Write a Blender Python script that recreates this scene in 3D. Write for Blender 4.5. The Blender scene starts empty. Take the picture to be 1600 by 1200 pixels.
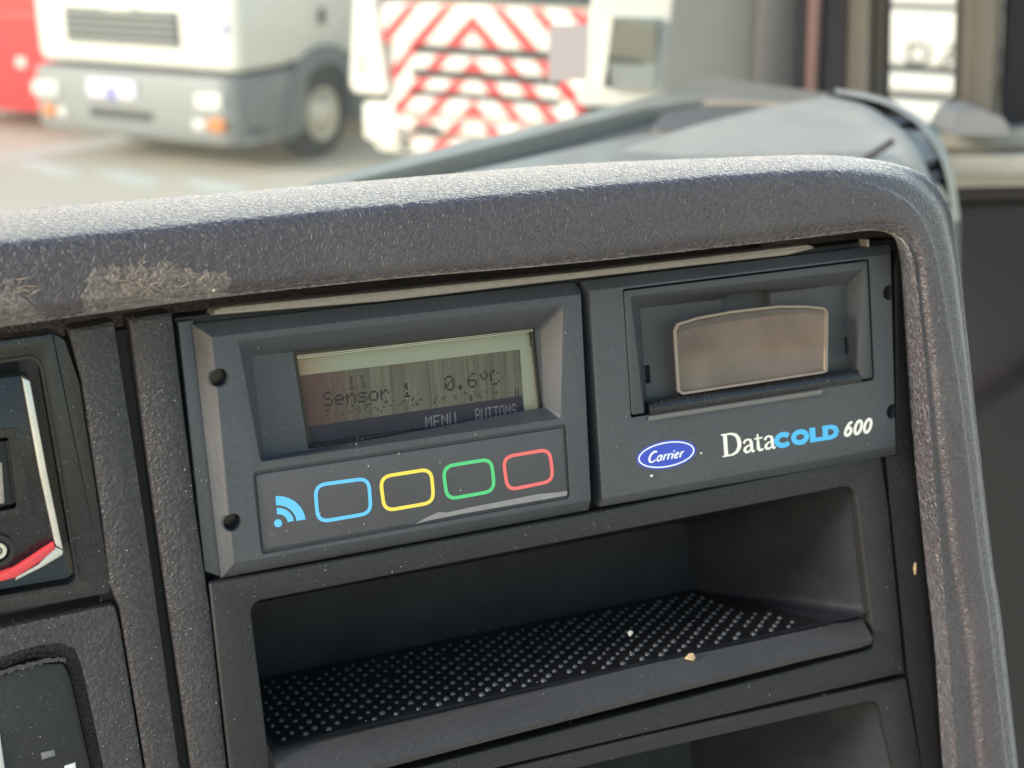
import bpy, bmesh, math, random
from mathutils import Vector, Matrix
from mathutils.bvhtree import BVHTree
random.seed(7)
SC = bpy.context.scene
COL = SC.collection
H = 2.2                                   # camera height above the yard, metres

# ------------------------------------------------------------------ camera
CR = Vector((0.92028, -0.39125, 0.0)); CF = Vector((0.37031, 0.87100, -0.32286)); CU = CR.cross(CF)
cam = bpy.data.cameras.new('camera'); camo = bpy.data.objects.new('camera', cam); COL.objects.link(camo)
cam.sensor_width = 36.0; cam.lens = 2219 / 1600 * 36.0
cam.clip_start = 0.02; cam.clip_end = 600
camo.matrix_world = Matrix(((CR.x, CU.x, -CF.x, 0), (CR.y, CU.y, -CF.y, 0), (CR.z, CU.z, -CF.z, H), (0, 0, 0, 1)))
cam.dof.use_dof = True; cam.dof.focus_distance = 0.325; cam.dof.aperture_fstop = 16.5; cam.dof.aperture_blades = 0
SC.camera = camo
# ------------------------------------------------------------------ sky and sun
SUN = Vector((-0.91, -0.13, 0.37)).normalized()
w = bpy.data.worlds.new('World'); SC.world = w; w.use_nodes = True
nt = w.node_tree; bg = nt.nodes['Background']; sk = nt.nodes.new('ShaderNodeTexSky'); sk.sky_type = 'NISHITA'
sk.sun_disc = False; sk.sun_elevation = math.asin(SUN.z); sk.sun_rotation = math.atan2(SUN.x, SUN.y)
sk.air_density = 1.75; sk.dust_density = 1.5; sk.ozone_density = 2.1
nt.links.new(sk.outputs[0], bg.inputs[0]); bg.inputs[1].default_value = 0.15
sl = bpy.data.lights.new('sun', 'SUN'); so = bpy.data.objects.new('sun', sl); COL.objects.link(so)
sl.energy = 1.3; sl.angle = math.radians(10); sl.color = (1.0, 0.98, 0.955)
so.rotation_euler = SUN.to_track_quat('Z', 'Y').to_euler()
SC.view_settings.view_transform = 'Standard'; SC.view_settings.look = 'None'; SC.view_settings.gamma = 1
SC.view_settings.exposure = 1.25

# ------------------------------------------------------------------ frames of reference
# fascia frame, millimetres: u right, v up, w out of the fascia; origin at the recorder's top left corner
CAMP = Vector((-47.4626, 32.9994, 299.9354))
RM = Matrix(((1, 0, 0), (0, 0.17042, -0.98537), (0, 0.98537, 0.17042)))
RMI = RM.inverted()
def ray(px, py): return CR * ((px - 800) / 2219) - CU * ((py - 600) / 2219) + CF
def P(px, py, wz=0.0):
    q = RMI @ ray(px, py); k = (wz - CAMP.z) / q.z
    return CAMP + q * k
def UV(pts, wz=0.0): return [P(x, y, wz).xy for x, y in pts]
def world_of(p): return RM @ ((Vector(p) - CAMP) * 0.001) + Vector((0, 0, H))
FW = Vector((0.39125, 0.92028, 0.0))
def C(px, py, d):
    q = ray(px, py); return Vector((0, 0, H)) + q * (d / q.dot(FW))     # on the upright plane d metres ahead
def onz(px, py, z):
    r = ray(px, py); return Vector((0, 0, H)) + r * ((z - H) / r.z)

ORG = {}
def props(o, label=None, cat=None, group=None, kind=None):
    if label: o['label'] = label
    if cat: o['category'] = cat
    if group: o['group'] = group
    if kind: o['kind'] = kind
    return o
def dash_thing(name, label, cat, origin, group=None):
    o = bpy.data.objects.new(name, None); COL.objects.link(o); o.empty_display_size = 0.01
    o.matrix_world = Matrix.Translation(world_of(origin)) @ RM.to_4x4()
    ORG[o] = Vector(origin); props(o, label, cat, group); return o
def world_thing(name, label, cat, loc, rz=0.0, group=None):
    o = bpy.data.objects.new(name, None); COL.objects.link(o); o.empty_display_size = 0.1
    o.location = loc; o.rotation_euler = (0, 0, rz); ORG[o] = None; props(o, label, cat, group); return o
DASHMESH = []
def finish(me, mat, smooth):
    if isinstance(mat, (list, tuple)):
        for m in mat: me.materials.append(m)
    else: me.materials.append(mat)
    if smooth is not None and len(me.polygons):
        me.polygons.foreach_set('use_smooth', [True] * len(me.polygons))
        me.set_sharp_from_angle(angle=math.radians(smooth))
def to_mesh(b, name):
    if isinstance(b, bpy.types.Mesh): b.name = name; return b
    bmesh.ops.recalc_face_normals(b, faces=b.faces)
    me = bpy.data.meshes.new(name); b.to_mesh(me); b.free(); return me
def part(name, b, mat, parent, smooth=35, label=None, kind=None):       # mm geometry in the fascia frame
    me = to_mesh(b, name); og = ORG[parent]
    for v in me.vertices: v.co = (v.co - og) * 0.001
    finish(me, mat, smooth)
    o = bpy.data.objects.new(name, me); COL.objects.link(o); o.parent = parent; ORG[o] = og
    DASHMESH.append((me, og)); props(o, label, None, None, kind); return o
def dash_single(name, b, mat, label, cat, smooth=35, group=None, kind=None):
    me = to_mesh(b, name); og = sum((v.co for v in me.vertices), Vector()) / len(me.vertices)
    for v in me.vertices: v.co = (v.co - og) * 0.001
    finish(me, mat, smooth); o = bpy.data.objects.new(name, me); COL.objects.link(o)
    o.matrix_world = Matrix.Translation(world_of(og)) @ RM.to_4x4()
    return props(o, label, cat, group, kind)
def wpart(name, b, mat, parent=None, smooth=35, label=None, kind=None):  # metres, in the parent's own frame
    me = to_mesh(b, name); finish(me, mat, smooth)
    o = bpy.data.objects.new(name, me); COL.objects.link(o)
    if parent is not None: o.parent = parent; ORG[o] = None
    return props(o, label, None, None, kind)

# ------------------------------------------------------------------ shape helpers
def fillet(pts, r, seg=5):
    out = []; n = len(pts); rr = r if isinstance(r, (list, tuple)) else [r] * n
    for i in range(n):
        p = Vector(pts[i]); a = Vector(pts[i - 1]) - p; b = Vector(pts[(i + 1) % n]) - p
        if rr[i] <= 0: out += [p.copy()] * 1; continue
        la, lb = a.length, b.length; a /= la; b /= lb
        ang = a.angle(b); t = min(rr[i] / math.tan(ang / 2), la * .48, lb * .48)
        s = p + a * t; e = p + b * t
        for k in range(seg + 1):
            f = k / seg; out.append(s * (1 - f) ** 2 + p * 2 * f * (1 - f) + e * f * f)
    return out
def inset(pts, d):
    out = []; n = len(pts)
    area = sum(pts[i - 1][0] * pts[i][1] - pts[i][0] * pts[i - 1][1] for i in range(n)); sg = 1 if area > 0 else -1
    for i in range(n):
        p = Vector(pts[i]); a = (p - Vector(pts[i - 1])); b = (Vector(pts[(i + 1) % n]) - p)
        if a.length < 1e-9: a = b
        if b.length < 1e-9: b = a
        a.normalize(); b.normalize(); na = Vector((-a.y, a.x)) * sg; nb = Vector((-b.y, b.x)) * sg
        m = na + nb; m = m / max(m.length_squared / 2, .3) if m.length > 1e-6 else na
        out.append(p + m * d)
    return out
def L3(pts, wz): return [Vector((p[0], p[1], wz)) for p in pts]
def loft(b, loops, closed=True, cap0=False, cap1=False):
    vs = [[b.verts.new(p) for p in lp] for lp in loops]; n = len(loops[0])
    for i in range(len(vs) - 1):
        for k in range(n if closed else n - 1):
            k2 = (k + 1) % n
            try: b.faces.new((vs[i][k], vs[i][k2], vs[i + 1][k2], vs[i + 1][k]))
            except ValueError: pass
    if cap0: b.faces.new(vs[0])
    if cap1: b.faces.new(vs[-1])
    return vs
def prism(pts, w0, w1, pts1=None, b=None):
    b = b or bmesh.new(); loft(b, [L3(pts, w0), L3(pts1 or pts, w1)], cap0=True, cap1=True); return b
def plate(pts, w0, w1, ch=.3, b=None):            # slab with a softened front edge
    b = b or bmesh.new()
    loft(b, [L3(pts, w0), L3(pts, w1 - ch), L3(inset(pts, ch * .3), w1 - ch * .3), L3(inset(pts, ch), w1)], cap0=True, cap1=True); return b
def ring(out, inn, w0, w1, b=None):
    b = b or bmesh.new(); loops = [L3(out, w0), L3(out, w1), L3(inn, w1), L3(inn, w0), L3(out, w0)]
    loft(b, loops); bmesh.ops.remove_doubles(b, verts=b.verts, dist=1e-5); return b
def circ(c, r, n=24, a0=0): return [Vector((c[0] + r * math.cos(a0 + 2 * math.pi * k / n), c[1] + r * math.sin(a0 + 2 * math.pi * k / n))) for k in range(n)]
def carve(body, cutters, bev=.22, seg=2, ang=20):
    objs = []
    def tmp(b, nm):
        bmesh.ops.recalc_face_normals(b, faces=b.faces)
        me = bpy.data.meshes.new(nm); b.to_mesh(me); b.free(); o = bpy.data.objects.new(nm, me); COL.objects.link(o); objs.append(o); return o
    ob = tmp(body, 'shaping_body')
    for c in cutters:
        oc = tmp(c, 'shaping_cutter'); m = ob.modifiers.new('cut', 'BOOLEAN'); m.operation = 'DIFFERENCE'; m.object = oc; m.solver = 'EXACT'
    if bev:
        m = ob.modifiers.new('bev', 'BEVEL'); m.width = bev; m.segments = seg; m.limit_method = 'ANGLE'; m.angle_limit = math.radians(ang)
    dg = bpy.context.evaluated_depsgraph_get(); dg.update()
    me = bpy.data.meshes.new_from_object(ob.evaluated_get(dg), depsgraph=dg)
    for o in objs:
        d = o.data; bpy.data.objects.remove(o); bpy.data.meshes.remove(d)
    return me
def box(b, x0, x1, y0, y1, z0, z1):
    vs = [b.verts.new((x, y, z)) for x in (x0, x1) for y in (y0, y1) for z in (z0, z1)]
    for f in ((0, 1, 3, 2), (4, 6, 7, 5), (0, 4, 5, 1), (2, 3, 7, 6), (0, 2, 6, 4), (1, 5, 7, 3)): b.faces.new([vs[i] for i in f])
    return vs
def soft_box(x0, x1, y0, y1, z0, z1, r=.02, seg=2):
    b = bmesh.new(); box(b, x0, x1, y0, y1, z0, z1); bmesh.ops.recalc_face_normals(b, faces=b.faces)
    if r: bmesh.ops.bevel(b, geom=b.edges[:], offset=r, segments=seg, affect='EDGES', profile=.6)
    return b
def extrude_poly(pts, vec, b=None, bev=0, seg=2):
    b = b or bmesh.new(); vec = Vector(vec); loft(b, [pts, [p + vec for p in pts]], cap0=True, cap1=True)
    bmesh.ops.recalc_face_normals(b, faces=b.faces)
    if bev: bmesh.ops.bevel(b, geom=b.edges[:], offset=bev, segments=seg, affect='EDGES', clamp_overlap=True)
    return b
def lathe_x(prof, n=40, b=None, c=(0, 0, 0)):      # profile (x, r), axis x
    b = b or bmesh.new(); loops = [[Vector((c[0] + x, c[1] + r * math.cos(2 * math.pi * k / n), c[2] + r * math.sin(2 * math.pi * k / n))) for k in range(n)] for x, r in prof]
    loft(b, loops, cap0=prof[0][1] > 1e-4, cap1=prof[-1][1] > 1e-4); return b
def catmull(pts, sub):
    out = []; n = len(pts)
    for i in range(n - 1):
        p0 = pts[max(i - 1, 0)]; p1 = pts[i]; p2 = pts[i + 1]; p3 = pts[min(i + 2, n - 1)]
        for k in range(sub):
            t = k / sub
            out.append(.5 * ((2 * p1) + (p2 - p0) * t + (2 * p0 - 5 * p1 + 4 * p2 - p3) * t * t + (3 * p1 - p0 - 3 * p2 + p3) * t ** 3))
    out.append(pts[-1]); return out

# ------------------------------------------------------------------ materials
def new_mat(name):
    m = bpy.data.materials.new(name); m.use_nodes = True; nt = m.node_tree; return m, nt, nt.nodes['Principled BSDF']
def N(nt, t, **kw):
    n = nt.nodes.new(t)
    for k, v in kw.items():
        if hasattr(n, k) and k not in ('Scale', 'Detail'): setattr(n, k, v)
        else: n.inputs[k].default_value = v
    return n
def rgba(c): return (c[0], c[1], c[2], 1)
def mixc(nt, fac, a, b_):
    n = nt.nodes.new('ShaderNodeMix'); n.data_type = 'RGBA'
    if hasattr(fac, 'is_linked'): nt.links.new(fac, n.inputs[0])
    else: n.inputs[0].default_value = fac
    for v, s in ((a, 6), (b_, 7)):
        if hasattr(v, 'is_linked'): nt.links.new(v, n.inputs[s])
        else: n.inputs[s].default_value = rgba(v)
    return n.outputs[2]
def ramp(nt, fac, stops):
    n = nt.nodes.new('ShaderNodeValToRGB'); nt.links.new(fac, n.inputs[0]); e = n.color_ramp.elements
    while len(e) < len(stops): e.new(.5)
    for i, (p, v) in enumerate(stops): e[i].position = p; e[i].color = (v, v, v, 1) if not isinstance(v, tuple) else rgba(v)
    return n.outputs[0]
def math_(nt, op, a, b_=None):
    n = nt.nodes.new('ShaderNodeMath'); n.operation = op
    for i, v in enumerate((a, b_)):
        if v is None: continue
        if hasattr(v, 'is_linked'): nt.links.new(v, n.inputs[i])
        else: n.inputs[i].default_value = v
    return n.outputs[0]
def noise(nt, co, scale, detail=3, rough=.5, dist=0.0):
    n = nt.nodes.new('ShaderNodeTexNoise'); n.inputs['Scale'].default_value = scale; n.inputs['Detail'].default_value = detail
    n.inputs['Roughness'].default_value = rough; n.inputs['Distortion'].default_value = dist; nt.links.new(co, n.inputs['Vector']); return n.outputs[0]
def bump(nt, h, dist, strength=1.0, prev=None):
    n = nt.nodes.new('ShaderNodeBump'); n.inputs['Distance'].default_value = dist; n.inputs['Strength'].default_value = strength
    nt.links.new(h, n.inputs['Height'])
    if prev is not None: nt.links.new(prev, n.inputs['Normal'])
    return n.outputs[0]
def obj_co(nt): return nt.nodes.new('ShaderNodeTexCoord').outputs['Object']
def plastic(name, col, rough=.5, grain=2500, gd=.00004, dusty=.0, dustcol=(.35, .32, .29), spec=.5, speck=0.0, smear=.12):
    m, nt, p = new_mat(name); co = obj_co(nt)
    n1 = noise(nt, co, grain, 2, .6); n2 = noise(nt, co, 60, 4, .6); n3 = noise(nt, co, 900, 3, .7)
    c = mixc(nt, ramp(nt, n2, [(.3, 0.0), (.75, smear)]), col, tuple(min(1, x * 2.2 + .01) for x in col))
    if dusty: c = mixc(nt, math_(nt, 'MULTIPLY', ramp(nt, n3, [(.45, 0.0), (.75, 1.0)]), dusty), c, dustcol)
    if speck:
        vo = nt.nodes.new('ShaderNodeTexVoronoi'); vo.inputs['Scale'].default_value = 1100; nt.links.new(co, vo.inputs['Vector'])
        wn = noise(nt, co, 130, 2); s = math_(nt, 'MULTIPLY', ramp(nt, vo.outputs['Distance'], [(.10, 1.0), (.16, 0.0)]), ramp(nt, wn, [(.48, 0.0), (.62, speck)]))
        c = mixc(nt, s, c, (.55, .53, .5))
    nt.links.new(c, p.inputs['Base Color'])
    r = nt.nodes.new('ShaderNodeMapRange'); nt.links.new(n2, r.inputs[0]); r.inputs[3].default_value = rough - .08; r.inputs[4].default_value = rough + .1
    nt.links.new(r.outputs[0], p.inputs['Roughness']); p.inputs['Specular IOR Level'].default_value = spec
    nt.links.new(bump(nt, n1, gd), p.inputs['Normal']); return m
def paint(name, col, rough=.4, spec=.5, metal=0.0, scale=3.0, var=.12, coat=0.0):
    m, nt, p = new_mat(name); co = obj_co(nt); n = noise(nt, co, scale, 5, .6)
    nt.links.new(mixc(nt, ramp(nt, n, [(.35, 0.0), (.8, var)]), col, tuple(x * .55 + .02 for x in col)), p.inputs['Base Color'])
    p.inputs['Roughness'].default_value = rough; p.inputs['Specular IOR Level'].default_value = spec; p.inputs['Metallic'].default_value = metal
    p.inputs['Coat Weight'].default_value = coat; return m
def leather(name):
    m, nt, p = new_mat(name); co = obj_co(nt)
    # worm-like moulded grain
    def worms(scale, dist):
        n = noise(nt, co, scale, 1.0, .4, dist); a = math_(nt, 'ABSOLUTE', math_(nt, 'SUBTRACT', n, .5)); return ramp(nt, a, [(0.0, 1.0), (.07, .45), (.17, 0.0)])
    g1 = worms(640, 1.0); g2 = noise(nt, co, 2600, 2, .6)
    hgt = math_(nt, 'ADD', g1, math_(nt, 'MULTIPLY', g2, .12))
    base = mixc(nt, math_(nt, 'MULTIPLY', g1, .35), (.047, .038, .0425), (.092, .077, .084))
    # worn, glue-smeared patch towards the left end of the lower lip
    sep = nt.nodes.new('ShaderNodeSeparateXYZ'); nt.links.new(co, sep.inputs[0])
    def patch(cx, cy, rx, ry, wob, sc):
        a = math_(nt, 'DIVIDE', math_(nt, 'SUBTRACT', sep.outputs[0], cx), rx); c = math_(nt, 'DIVIDE', math_(nt, 'SUBTRACT', sep.outputs[1], cy), ry)
        d = math_(nt, 'SQRT', math_(nt, 'ADD', math_(nt, 'MULTIPLY', a, a), math_(nt, 'MULTIPLY', c, c)))
        d = math_(nt, 'ADD', d, math_(nt, 'MULTIPLY', math_(nt, 'SUBTRACT', noise(nt, co, sc, 4, .6), .5), wob))
        return ramp(nt, d, [(.80, 1.0), (.92, 0.0)])
    d1 = math_(nt, 'MAXIMUM', patch(-.0660, .0685, .0150, .0056, 3.0, 150), math_(nt, 'MULTIPLY', patch(-.098, .0665, .010, .0055, 2.6, 190), .6))
    d1 = math_(nt, 'MAXIMUM', d1, patch(-.0625, .0652, .0165, .0011, 1.6, 240))
    cl2 = noise(nt, co, 520, 5, .72, 2.2); cl3 = noise(nt, co, 300, 4, .6, 1.0)
    base = mixc(nt, math_(nt, 'MULTIPLY', d1, .75), base, (.115, .088, .072))
    d2 = math_(nt, 'MULTIPLY', d1, ramp(nt, cl2, [(.50, 0.0), (.60, 1.0)]))
    base = mixc(nt, math_(nt, 'MULTIPLY', d2, .9), base, (.40, .32, .255))
    base = mixc(nt, math_(nt, 'MULTIPLY', d1, ramp(nt, cl3, [(.36, .7), (.44, 0.0)])), base, (.03, .022, .02))
    sc = noise(nt, co, 28, 5, .65); base = mixc(nt, ramp(nt, sc, [(.5, 0.0), (.8, .22)]), base, (.16, .145, .14))
    nt.links.new(base, p.inputs['Base Color'])
    p.inputs['Roughness'].default_value = .42; p.inputs['Specular IOR Level'].default_value = .5
    p.inputs['Sheen Weight'].default_value = .72; p.inputs['Sheen Roughness'].default_value = .25; p.inputs['Sheen Tint'].default_value = (1, .95, .96, 1)
    p.inputs['Coat Weight'].default_value = .5; p.inputs['Coat Roughness'].default_value = .42
    b1 = bump(nt, hgt, .00014, 1.0)
    b2 = bump(nt, math_(nt, 'MULTIPLY', d1, cl2), .0010, 1.0, b1)
    nt.links.new(b2, p.inputs['Normal']); nt.links.new(b2, p.inputs['Coat Normal']); return m

M_hood = leather('soft_touch_grain')
M_fas = plastic('fascia_plastic', (.033, .029, .032), .36, 1250, .0005, .22, (.2, .18, .17), speck=.4)
M_tray = plastic('tray_plastic', (.013, .013, .0145), .52, 2600, .00004, .05, (.2, .19, .18), speck=.25)
M_dev = plastic('recorder_plastic', (.050, .054, .062), .46, 3000, .000012, .07, (.3, .3, .3), smear=.16)
M_dev2 = plastic('recorder_door_plastic', (.046, .050, .056), .42, 3000, .00001, .03)
M_film = plastic('keypad_film', (.055, .056, .063), .38, 3500, .000008, .03)
M_gloss = plastic('gloss_black_plastic', (.011, .011, .013), .2, 1800, .00001, .10, (.16, .15, .14), speck=.3, smear=.3)
M_black = plastic('deep_black', (.008, .008, .009), .6)
M_liner = plastic('tray_liner_plastic', (.014, .0155, .019), .42, 2600, .00004, .03, (.15, .15, .15), spec=.32, smear=.4)
M_rubber = plastic('rubber_mat', (.008, .008, .009), .42, 1500, .00003)
M_stud = plastic('rubber_stud', (.055, .055, .058), .34, 1500, .00002)
M_beige = plastic('dusty_metal', (.29, .255, .22), .5, 1500, .00003, .5, (.16, .12, .09))
M_chrome = paint('worn_chrome', (.72, .69, .62), .3, metal=.7, scale=300, var=.4)
M_red = paint('red_trim', (.72, .06, .07), .4, scale=200)
M_scratch = paint('scuffed_film', (.26, .25, .25), .3, scale=400, var=.5)
def ink(name, c): return paint(name, c, .5, scale=500, var=.06)
I_blue = ink('print_sky_blue', (.13, .52, .86)); I_yel = ink('print_yellow', (.88, .68, .09)); I_grn = ink('print_green', (.09, .56, .20)); I_red = ink('print_red', (.80, .15, .14))
I_white = ink('print_cream_white', (.82, .80, .72)); I_navy = ink('print_royal_blue', (.04, .075, .48)); I_cold = ink('print_cold_blue', (.08, .46, .80)); I_pure = ink('print_white', (.85, .87, .9))
I_ink = ink('lcd_dot', (.008, .008, .008)); I_soft = ink('lcd_faint_dot', (.03, .027, .023)); I_bar = ink('lcd_bar', (.018, .016, .030)); I_barl = ink('lcd_bar_glyph', (.15, .145, .17))
def lcd_mat():
    m, nt, p = new_mat('lcd_glass'); co = obj_co(nt)
    sep = nt.nodes.new('ShaderNodeSeparateXYZ'); nt.links.new(co, sep.inputs[0])
    mp = nt.nodes.new('ShaderNodeMapping'); nt.links.new(co, mp.inputs[0]); mp.inputs['Scale'].default_value = (1, .02, 1)
    n1 = noise(nt, mp.outputs[0], 520, 3, .8); n0 = noise(nt, mp.outputs[0], 1700, 2, .8)
    wv = nt.nodes.new('ShaderNodeTexWave'); wv.inputs['Scale'].default_value = 620; wv.bands_direction = 'X'; nt.links.new(co, wv.inputs[0])
    wy = nt.nodes.new('ShaderNodeTexWave'); wy.inputs['Scale'].default_value = 620; wy.bands_direction = 'Y'; nt.links.new(co, wy.inputs[0])
    grid = math_(nt, 'MULTIPLY', ramp(nt, wv.outputs[1], [(0, .62), (.5, 1.0)]), ramp(nt, wy.outputs[1], [(0, .7), (.5, 1.0)]))
    base = mixc(nt, ramp(nt, n1, [(.38, 0.0), (.62, 1.0)]), (.105, .095, .080), (.150, .146, .112))
    base = mixc(nt, ramp(nt, n0, [(.36, .45), (.44, 0.0)]), base, (.035, .03, .022))
    mr = nt.nodes.new('ShaderNodeMapRange'); mr.interpolation_type = 'SMOOTHSTEP'; nt.links.new(sep.outputs[0], mr.inputs[0]); mr.inputs[1].default_value = -.066; mr.inputs[2].default_value = -.046
    base = mixc(nt, mr.outputs[0], (.11, .055, .052), base)  # reddish reflection at the left end painted into the screen colour
    mg = nt.nodes.new('ShaderNodeMix'); mg.data_type = 'RGBA'; mg.blend_type = 'MULTIPLY'; mg.inputs[0].default_value = .75
    nt.links.new(base, mg.inputs[6]); nt.links.new(grid, mg.inputs[7]); nt.links.new(mg.outputs[2], p.inputs['Base Color'])
    p.inputs['Roughness'].default_value = .22; p.inputs['Specular IOR Level'].default_value = .35; return m
M_lcd = lcd_mat()
def lcd_edge():
    m, nt, p = new_mat('lcd_border'); co = obj_co(nt); sep = nt.nodes.new('ShaderNodeSeparateXYZ'); nt.links.new(co, sep.inputs[0])
    mr = nt.nodes.new('ShaderNodeMapRange'); mr.interpolation_type = 'SMOOTHSTEP'; nt.links.new(sep.outputs[0], mr.inputs[0]); mr.inputs[1].default_value = -.066; mr.inputs[2].default_value = -.054
    n = noise(nt, co, 900, 2); c = mixc(nt, mr.outputs[0], (.28, .185, .115), (.25, .268, .20)); c = mixc(nt, ramp(nt, n, [(.4, 0.0), (.8, .25)]), c, (.3, .3, .22))  # orange-brown left end is the same reflection, painted on the border
    nt.links.new(c, p.inputs['Base Color']); p.inputs['Roughness'].default_value = .3; return m
M_lcdedge = lcd_edge()
M_lens = paint('lens_edge_grey', (.16, .145, .125), .2, scale=500, var=.6)
def smoked():
    m, nt, p = new_mat('smoked_clear_plastic'); co = obj_co(nt)
    p.inputs['Base Color'].default_value = (.50, .42, .36, 1); p.inputs['Roughness'].default_value = .16; p.inputs['Specular IOR Level'].default_value = .6
    n = noise(nt, co, 70, 3, .6); nt.links.new(mixc(nt, ramp(nt, n, [(.35, 0.0), (.7, 1.0)]), (.30, .25, .215), (.44, .37, .32)), p.inputs['Base Color'])
    tr = nt.nodes.new('ShaderNodeBsdfTransparent'); tr.inputs[0].default_value = (.72, .62, .55, 1); mx = nt.nodes.new('ShaderNodeMixShader'); mx.inputs[0].default_value = .26; p.inputs['Coat Weight'].default_value = 1.0; p.inputs['Coat Roughness'].default_value = .07
    nt.links.new(tr.outputs[0], mx.inputs[1]); nt.links.new(p.outputs[0], mx.inputs[2]); nt.links.new(mx.outputs[0], nt.nodes['Material Output'].inputs[0]); return m
M_smoke = smoked()
def pane(name, dirt, tint=(.97, .985, .98)):
    m, nt, p = new_mat(name); co = obj_co(nt)
    tr = nt.nodes.new('ShaderNodeBsdfTransparent'); tr.inputs[0].default_value = rgba(tint)
    gl = nt.nodes.new('ShaderNodeBsdfGlossy'); gl.inputs['Roughness'].default_value = .02
    fr = nt.nodes.new('ShaderNodeFresnel'); fr.inputs[0].default_value = 1.3
    m1 = nt.nodes.new('ShaderNodeMixShader'); nt.links.new(math_(nt, 'MULTIPLY', fr.outputs[0], .6), m1.inputs[0]); nt.links.new(tr.outputs[0], m1.inputs[1]); nt.links.new(gl.outputs[0], m1.inputs[2])
    tl = nt.nodes.new('ShaderNodeBsdfTranslucent'); tl.inputs[0].default_value = (.85, .84, .8, 1); df = nt.nodes.new('ShaderNodeBsdfDiffuse'); df.inputs[0].default_value = (.6, .59, .56, 1)
    ad = nt.nodes.new('ShaderNodeMixShader'); nt.links.new(tl.outputs[0], ad.inputs[1]); nt.links.new(df.outputs[0], ad.inputs[2])
    m2 = nt.nodes.new('ShaderNodeMixShader'); n = noise(nt, co, 4, 4); nt.links.new(ramp(nt, n, [(.3, dirt * .8), (.8, dirt * 1.2)]), m2.inputs[0])
    nt.links.new(m1.outputs[0], m2.inputs[1]); nt.links.new(ad.outputs[0], m2.inputs[2]); nt.links.new(m2.outputs[0], nt.nodes['Material Output'].inputs[0]); return m
M_pane = pane('dusty_windscreen_glass', .055)
M_side = pane('side_window_glass', .02)
M_deck = plastic('deck_plastic', (.29, .265, .22), .34, 500, .00004, .05, (.4, .39, .36), spec=.5)
M_deckshade = plastic('deck_shadow_plastic', (.15, .14, .125), .5, 500, .00004, spec=.4)
M_deckd = plastic('defrost_plastic', (.13, .12, .105), .5, 900, .00005)
M_pill = plastic('pillar_trim', (.20, .195, .19), .6, 600, .00005)
M_pilld = plastic('dark_pillar_trim', (.055, .048, .056), .6, 600, .00005)
M_brown = plastic('brown_strip', (.19, .115, .10), .6, 600, .00005)
M_seal = plastic('rubber_seal', (.022, .022, .026), .6)
M_door = plastic('door_plastic', (.019, .016, .019), .65, 900, .00008)
M_sill = plastic('pale_sill_plastic', (.37, .345, .295), .5, 700, .00005, spec=.3)
M_olive = plastic('olive_trim', (.12, .105, .085), .7, 500, .00005)
T_white = paint('lorry_white', (.80, .79, .73), .35, coat=.3); T_grey = paint('lorry_grey', (.24, .25, .25), .5); T_mid = paint('lorry_step_grey', (.18, .195, .21), .55)
T_dark = paint('lorry_dark', (.03, .033, .036), .5); T_tyre = paint('tyre', (.02, .02, .021), .8); T_lamp = paint('lamp_lens', (.66, .66, .63), .2, spec=.6)
T_amber = paint('amber_lens', (.58, .20, .05), .35); T_red = paint('lorry_red', (.62, .03, .035), .35, coat=.3); T_plate = paint('number_plate', (.74, .74, .84), .4); T_pblue = paint('plate_blue', (.12, .12, .5), .4)
T_hub = paint('hub_paint', (.72, .68, .58), .35, metal=.2); T_glass = paint('cab_glass', (.05, .07, .075), .06, spec=1.0); T_grille = paint('grille_grey', (.06, .066, .064), .55); T_bar = paint('grille_bar_grey', (.26, .28, .265), .5); T_panel = paint('panel_white', (.60, .60, .57), .4)
T_stick = paint('sticker_grey', (.42, .38, .385), .7)
def mirror_mat():
    m, nt, p = new_mat('mirror_glass'); p.inputs['Base Color'].default_value = (.62, .62, .58, 1); p.inputs['Metallic'].default_value = 1; p.inputs['Roughness'].default_value = .03
    co = obj_co(nt); nt.links.new(mixc(nt, ramp(nt, noise(nt, co, 40, 3), [(.4, 0.0), (.8, .3)]), (.62, .62, .58), (.45, .44, .4)), p.inputs['Base Color']); return m
M_mirror = mirror_mat()
def chevron_mat():
    m, nt, p = new_mat('red_white_warning_stripes'); co = obj_co(nt); sep = nt.nodes.new('ShaderNodeSeparateXYZ'); nt.links.new(co, sep.inputs[0])
    ax = math_(nt, 'ABSOLUTE', math_(nt, 'SUBTRACT', sep.outputs[0], 1.03)); s = math_(nt, 'ADD', ax, math_(nt, 'SUBTRACT', sep.outputs[2], 1.045 - .062 + 3.1))
    fr = math_(nt, 'FRACT', math_(nt, 'ADD', math_(nt, 'DIVIDE', s, .31), 20.0)); k = ramp(nt, fr, [(.0, 1.0), (.40, 1.0), (.42, 0.0), (.98, 0.0), (1.0, 1.0)])
    n = noise(nt, co, 5, 4); c = mixc(nt, k, (.80, .79, .74), (.66, .035, .04)); c = mixc(nt, ramp(nt, n, [(.5, 0.0), (.9, .2)]), c, (.4, .38, .35))
    nt.links.new(c, p.inputs['Base Color']); p.inputs['Roughness'].default_value = .4; return m
M_chev = chevron_mat()
def ground_mat():
    m, nt, p = new_mat('pale_yard_paving'); co = obj_co(nt)
    a = noise(nt, co, .35, 5, .6); b_ = noise(nt, co, 40, 4, .7)
    c = mixc(nt, ramp(nt, a, [(.35, 0.0), (.7, 1.0)]), (.60, .53, .42), (.69, .61, .49)); c = mixc(nt, ramp(nt, b_, [(.4, 0.0), (.8, .35)]), c, (.28, .25, .2))
    nt.links.new(c, p.inputs['Base Color']); p.inputs['Roughness'].default_value = .85; nt.links.new(bump(nt, b_, .01, .4), p.inputs['Normal']); return m
M_ground = ground_mat()
M_mark = paint('road_marking', (.72, .70, .62), .7, scale=8, var=.35)
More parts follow.
